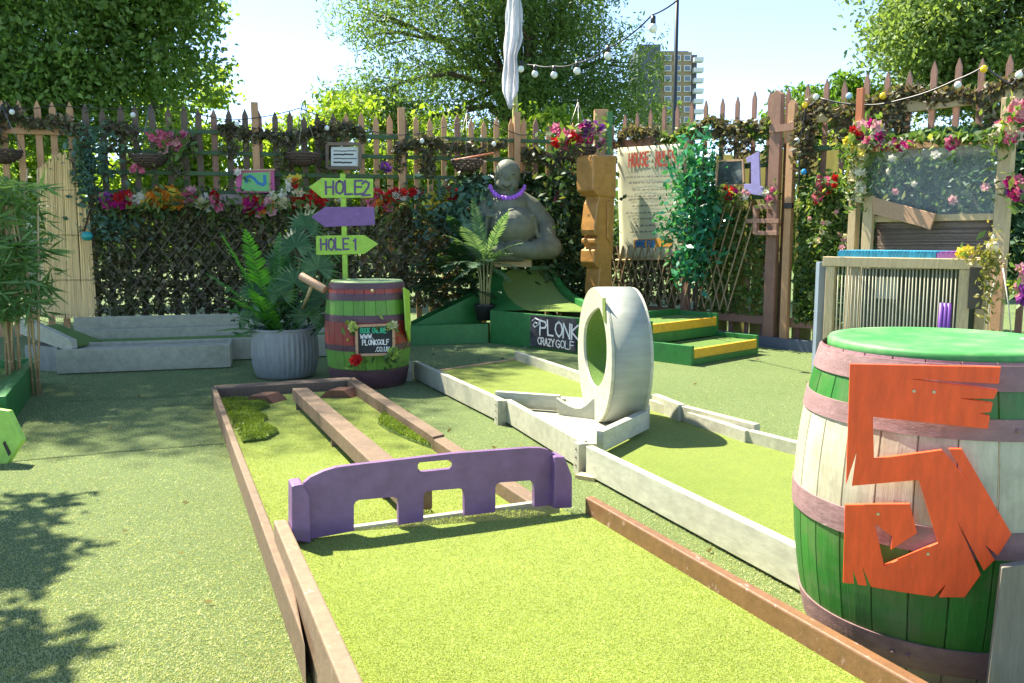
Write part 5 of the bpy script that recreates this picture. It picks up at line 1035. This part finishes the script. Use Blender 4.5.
m = MB().add(V, [(j * nc + i, j * nc + i + 1, (j + 1) * nc + i + 1, (j + 1) * nc + i) for j in range(rows - 1) for i in range(nc - 1)], True); fo = m.build('cloth', leafmat('white_cloth', [(.88, .88, .9), (.88, .88, .9)], .5, .8, .1, (1.05, 1.05, 1.1)), FLg)
sd = fo.modifiers.new('th', 'SOLIDIFY'); sd.thickness = .003
lpz = AY(679, -80, 13); tag(MB().tube([(lpz.x, 13, 0), (lpz.x, 13, 2.5), lpz], .034, .028, 10).build('lamp_pole', plain('dark_pole', (.035, .045, .045), .4, .4)), 'slim dark metal pole rising behind the right fence in front of the tower block', 'pole')
def glm(name, col): return plain(name, col, .12)
BW_ = painted('frosted_bulb', (.80, .80, .74), .15, (.6, .6, .55), .1, (1, 1, 1), 3, 0); BULB = {'white': BW_, 'yellow': glm('yellow_bulb', (.85, .55, .02)), 'blue': glm('blue_bulb', (.03, .25, .6)), 'pale': glm('pale_blue_bulb', (.4, .6, .8))}
def string(label, pts, bulbs, r=.004, br=.03, drop=.05, sock=True):
    R_ = thing('string_lights', label, 'string lights', pts[0]); P = []
    for i in range(len(pts) - 1):
        n = 8
        for k in range(n): t = k / n; q = pts[i].lerp(pts[i + 1], t); q = q - Vector((0, 0, (pts[i] - pts[i + 1]).length * .035 * 4 * t * (1 - t))); P.append(q)
    P.append(pts[-1]); MB().tube(P, r, n=5).build('cable', BLACKP, R_)
    for (c, k) in bulbs:
        if sock: MB().tube([c + Vector((0, 0, br * 2.6)), c + Vector((0, 0, br * .8))], br * .55, br * .6, 10).build('socket', BLACKP, R_)
        MB().ball(c, br, 10, (1, 1, 1.1)).build('bulb', BULB[k], R_)
def yd(x): return 11.6 - (x - 520) / 180 * 4.4
SP = [(518, 61), (535, 65), (554, 66), (577, 63), (607, 48), (652, 15), (700, -22)]
string('festoon lights on a black cable running from the flag pole up to the right', [AY(x, y, yd(x)) for x, y in SP], [(AY(x, y, yd(x)), 'white') for x, y in ((521, 69), (535, 74), (554, 75), (577, 71), (608, 56), (653, 28))], .008, .042)
string('thin string lights swagged along the back fence tops', [F1(x, y, .16) for x, y in ((0, 108), (60, 105), (100, 108), (170, 105), (230, 120), (300, 108), (330, 118), (360, 128), (400, 135), (440, 128), (478, 115), (520, 135), (560, 130))], [(F1(x, y, .2), 'white') for x, y in ((12, 112), (133, 115), (237, 124), (327, 128), (422, 141), (494, 144))], .006, .03, sock=False)
rb_ = [(797, 141, 'white'), (804, 172, 'blue'), (805, 105, 'yellow'), (816, 97, 'white'), (849, 96, 'pale'), (883, 96, 'yellow'), (958, 85, 'white'), (984, 69, 'yellow'), (1019, 75, 'white')]
string('string lights with coloured bulbs along the top of the right fence', [F2(x, y, .2) for x, y in ((799, 185), (800, 140), (806, 108), (820, 98), (870, 105), (900, 100), (956, 80), (985, 66), (1012, 85), (1030, 60))], [(F2(x, y, .22), k) for x, y, k in rb_], .010, .032, sock=False)
# ================================================================ tower block far away
TW_ = thing('tower_block', 'distant tower block of yellow brick and dark cladding with white balconies', 'building', AY(668, 200, 240)); Yb = 240
def bx(xa, xb, yt, y0, y1, nm, mat): a, b = AY(xa, yt, Yb), AY(xb, yt, Yb); return MB().box(((a.x + b.x) / 2, (y0 + y1) / 2, a.z / 2), ((b.x - a.x) / 2, 0, 0), (0, (y1 - y0) / 2, 0), (0, 0, a.z / 2)).build(nm, mat, TW_)
YBR = plain('yellow_brick', (.27, .205, .12), .8); DCL = plain('dark_cladding', (.07, .08, .10), .6); WBL = plain('balcony_white', (.55, .56, .58), .6)
bx(637, 659.5, 46, 238, 256, 'dark_wing', DCL); bx(659.7, 692, 52, 240, 256, 'brick_wing', YBR); bx(692.2, 698, 54, 241, 254, 'stair_core', DCL); bx(662, 690, 49.5, 242, 254, 'roof_parapet', DCL)
WG = plain('window_glass', (.12, .15, .2), .15); WF = plain('window_frame_white', (.6, .6, .6), .5)
for f in range(7):
    y = 58 + f * 10.3
    for x in (664.5, 674, 684):
        a = AY(x, y, Yb - .3); MB().box(a + Vector((.9, 0, 0)), (.95, 0, 0), (0, .12, 0), (0, 0, .8)).build('window', WF, TW_); w_ = MB().box(a + Vector((.9, -.14, 0)), (.75, 0, 0), (0, .04, 0), (0, 0, .62)).build('pane', WG, TW_)
    a = AY(696, y + 3, Yb); MB().box(a + Vector((.3, -1.2, 0)), (1.3, 0, 0), (0, 1.3, 0), (0, 0, .55)).build('balcony', WBL, TW_)
# ================================================================ trees
BARK = painted('tree_bark', (.10, .075, .05), .85, (.05, .045, .03), .5, (6, 6, 1.5), 5, .8)
def limb_tree(name, label, base, th, tr, blobs, nleaf, size, mat, grp=None, asp=.5, clump=.9, per=None, limbs=16, droop=0.0, shell=.55, lean=(0, 0)):
    base = Vector(base); R_ = thing(name, label, 'tree', base, grp); m = MB(); top = base + Vector((lean[0], lean[1], th)); m.tube([base, base.lerp(top, .5) + Vector((random.uniform(-.15, .15), 0, 0)), top], tr, tr * .6, 10)
    C_ = []
    for c, r, k in blobs:
        for i in range(k):
            d = unit(rng.normal(size=3)); q = rng.uniform(shell, 1) ; C_.append(np.array(c) + d * np.array(r) * q)
    sel = rng.choice(len(C_), min(limbs, len(C_)), replace=False)
    for i in sel:
        c = Vector(C_[i]); mid = top.lerp(c, .5) + Vector((random.uniform(-.3, .3), random.uniform(-.3, .3), random.uniform(.0, .5))); m.tube([top - Vector((0, 0, th * random.uniform(0, .35))), top.lerp(mid, .5), mid, mid.lerp(c, .6) + Vector((0, 0, .1)), c], tr * .42, .012, 6, False)
        for q in range(3):
            e = c + Vector(np.clip(rng.normal(size=3), -1, 1) * clump * .4); m.tube([mid.lerp(c, random.uniform(.3, .9)), e], .022, .006, 4, False)
    m.build('trunk', BARK, R_); per = nleaf // len(C_); P = []
    for c in C_: s_ = clump * rng.uniform(.55, 1.25); P.append(c + np.clip(rng.normal(size=(max(4, int(per * rng.uniform(.5, 1.5))), 3)), -1.5, 1.5) * np.array((s_, s_, s_ * .62)) * .5)
    leaves('crown', np.concatenate(P), size, mat, R_, asp=asp, droop=droop); return R_
LT = leafmat('plane_leaf', [(.09, .18, .04), (.13, .24, .06), (.19, .31, .09), (.26, .38, .13)], .58)
MT = leafmat('locust_leaf', [(.09, .17, .045), (.13, .23, .06), (.19, .29, .09)], .5); RTm = leafmat('pale_tree_leaf', [(.12, .20, .06), (.17, .26, .08), (.23, .32, .12)], .45); BSH = leafmat('sunny_bush_leaf', [(.16, .27, .03), (.23, .36, .05), (.32, .44, .08)], .6)
limb_tree('plane_tree', 'big dense green tree filling the upper left above the fence', (-9.0, 12.8, 0), 5, .33, [((-7.7, 12.7, 5.9), (3.5, 1.7, 3.2), 88), ((-8.9, 12.9, 10.4), (3.6, 2.7, 2.4), 58), ((-7.6, 12.8, 3.3), (2.6, 1.0, .9), 14), ((-6.4, 12.8, 4.1), (2.2, 1.2, 1.1), 16), ((-5.6, 12.8, 4.9), (1.3, 1.2, 1.2), 12)], 235000, .042, LT, asp=.62, clump=1.25, limbs=30, shell=.2)
limb_tree('locust_tree', 'airy tall tree with dark limbs and fine leaves in the middle behind the flag', (.3, 18.5, 0), 4.2, .22, [((-.4, 18.5, 5.4), (3.0, 2.2, 2.7), 95), ((-.2, 18.5, 9.0), (3.6, 2.4, 2.6), 40), ((1.9, 18.6, 4.2), (1.3, 1.2, 1.3), 14), ((-2.9, 18.5, 3.8), (1.2, 1.0, 1.5), 18)], 115000, .052, MT, asp=.30, clump=1.05, limbs=34, droop=.25, shell=.35)
limb_tree('maple_tree', 'large pale green tree above the right end of the fence', (10.5, 17.5, 0), 3.5, .3, [((10.2, 17.5, 5.6), (2.9, 2.4, 2.7), 100), ((8.3, 17.2, 5.2), (1.6, 1.4, 1.4), 26), ((12.5, 17.5, 6.5), (2.6, 2, 2.8), 40)], 125000, .058, RTm, asp=.5, clump=.95, limbs=20, shell=.35)
limb_tree('round_tree', 'small rounded green tree right of the tower block behind the gate', (6.9, 18.8, 0), 2.4, .16, [((6.75, 18.8, 3.7), (1.25, 1.0, .95), 40), ((7.6, 18.8, 4.0), (.9, .8, .8), 15)], 20000, .06, leafmat('round_tree_leaf', [(.07, .17, .02), (.11, .23, .03), (.15, .28, .05)], .45), asp=.5, clump=.6, limbs=8, shell=.3)
gb = 'bushes behind the back fence'
for i, (x, y, z, rx, lab) in enumerate(((-8.6, 15.6, 1.9, 1.5, 'sunny yellow green bush behind the fence at the far left'), (-6.2, 15.8, 2.5, 1.6, 'sunny yellow green bush behind the fence by the pink flower basket'), (-3.8, 16.0, 2.4, 1.5, 'sunny bush behind the fence above the painted 2 sign'), (-1.7, 16.0, 2.0, 1.4, 'sunny bush behind the fence above the framed notice'), (.5, 16.0, 2.0, 1.4, 'sunny bush behind the fence at the flag pole'))):
    limb_tree('bush', lab, (x, y, 0), .8, .06, [((x, y, z), (rx, .7, z * .8), 46)], 15000, .06, BSH, gb, asp=.5, clump=.55, limbs=8, shell=.1)
for i, (x, y, z, rx, lab) in enumerate(((3.5, 13.2, 1.5, 1.2, 'green bush behind the right fence by the tower block'), (5.1, 11.8, 1.5, 1.1, 'green bush behind the right fence above the gate'), (6.4, 10.2, 1.5, 1.0, 'green bush behind the right fence beyond the kiosk'))):
    limb_tree('bush', lab, (x, y, 0), .8, .06, [((x, y, z), (rx, .7, z * .8), 30)], 7000, .055, BSH if i else RTm, 'bushes behind the right fence', asp=.5, clump=.5, limbs=8, shell=.1)
P = []
for k in range(240): a = rng.uniform(-1.1, 1.1); R0 = rng.uniform(38, 60); P.append(blob((R0 * math.sin(a), R0 * math.cos(a), rng.uniform(.3, 2.6)), (6, 4, 2.2), 330))
o = leaves('far_wood', np.concatenate(P), .24, leafmat('far_leaf', [(.05, .10, .03), (.08, .15, .04), (.12, .19, .06)], .3), asp=.6); setting(o, 'stuff')
# tree just outside the frame on the left, shading the near turf
limb_tree('overhanging_tree', 'leafy small tree standing just outside the left edge of the picture', (-5.7, 3.9, 0), 2.6, .09, [((-4.45, 4.3, 3.2), (.75, 1.5, .45), 30), ((-3.95, 4.4, 3.2), (.35, .9, .3), 7), ((-3.5, 3.7, 3.2), (.35, .6, .3), 8), ((-3.3, 3.3, 3.2), (.3, .5, .3), 6)], 8600, .07, LT, asp=.45, clump=.42, limbs=14, shell=.2)
# ================================================================ turf pile close to the camera
def pile(name, par, x0, x1, y0, y1, z, n, size, cols, poly=None):
    u = rng.uniform(size=n); Y = 1 / (1 / y0 + u * (1 / y1 - 1 / y0)); X = rng.uniform(x0(Y), x1(Y)); P = np.stack([X, Y, np.full(n, z)], 1)
    d = np.tile([0., 0., 1.], (n, 1)) + rng.normal(size=(n, 3)) * .9; d[:, 2] = np.abs(d[:, 2]) + .15
    V, F = leafgeo(P, size, asp=.22, dirs=d); return npmesh(name, V, F, leafmat('blades_' + name, cols, .35, .6, .25, (1.1, 1.1, .7)), par)
lx = lambda a, b: (lambda Y: a.x + (b.x - a.x) * (Y - a.y) / (b.y - a.y))
LC = [(.37, .45, .07), (.46, .53, .11), (.53, .59, .17), (.68, .72, .32)]
pile('lane_pile', LW, lx(nli0, nli1), lx(nri0, nri1), 1.75, 3.47, zT + .001, 170000, .0036, LC)
pile('lower_pile', LW, lx(fli0, fli1), lx(fri0, fri1), 3.5, 6.9, .051, 80000, .0045, LC)
g_ = pile('ground_pile', None, lambda Y: -.66 * Y, lambda Y: .62 * Y, 1.7, 9.5, .002, 330000, .0056, [(.43, .48, .17), (.54, .58, .25), (.62, .64, .33), (.74, .75, .47)]); setting(g_, 'stuff')
# a few fallen petals and dry leaves on the turf
P = np.stack([rng.uniform(-3.2, 3.0, 110), rng.uniform(2.4, 9.6, 110), np.full(110, .014)], 1); P[:40] = np.stack([rng.uniform(-1.1, .2, 40), rng.uniform(8.2, 9.8, 40), np.full(40, .012)], 1)
d = rng.normal(size=(110, 3)); d[:, 2] *= .12; o = leaves('fallen_leaves', P, .018, leafmat('fallen_leaf', [(.45, .38, .2), (.25, .16, .08), (.6, .6, .35), (.12, .08, .04)], .2), asp=.5, dirs=d, up=1.0); setting(o, 'stuff')
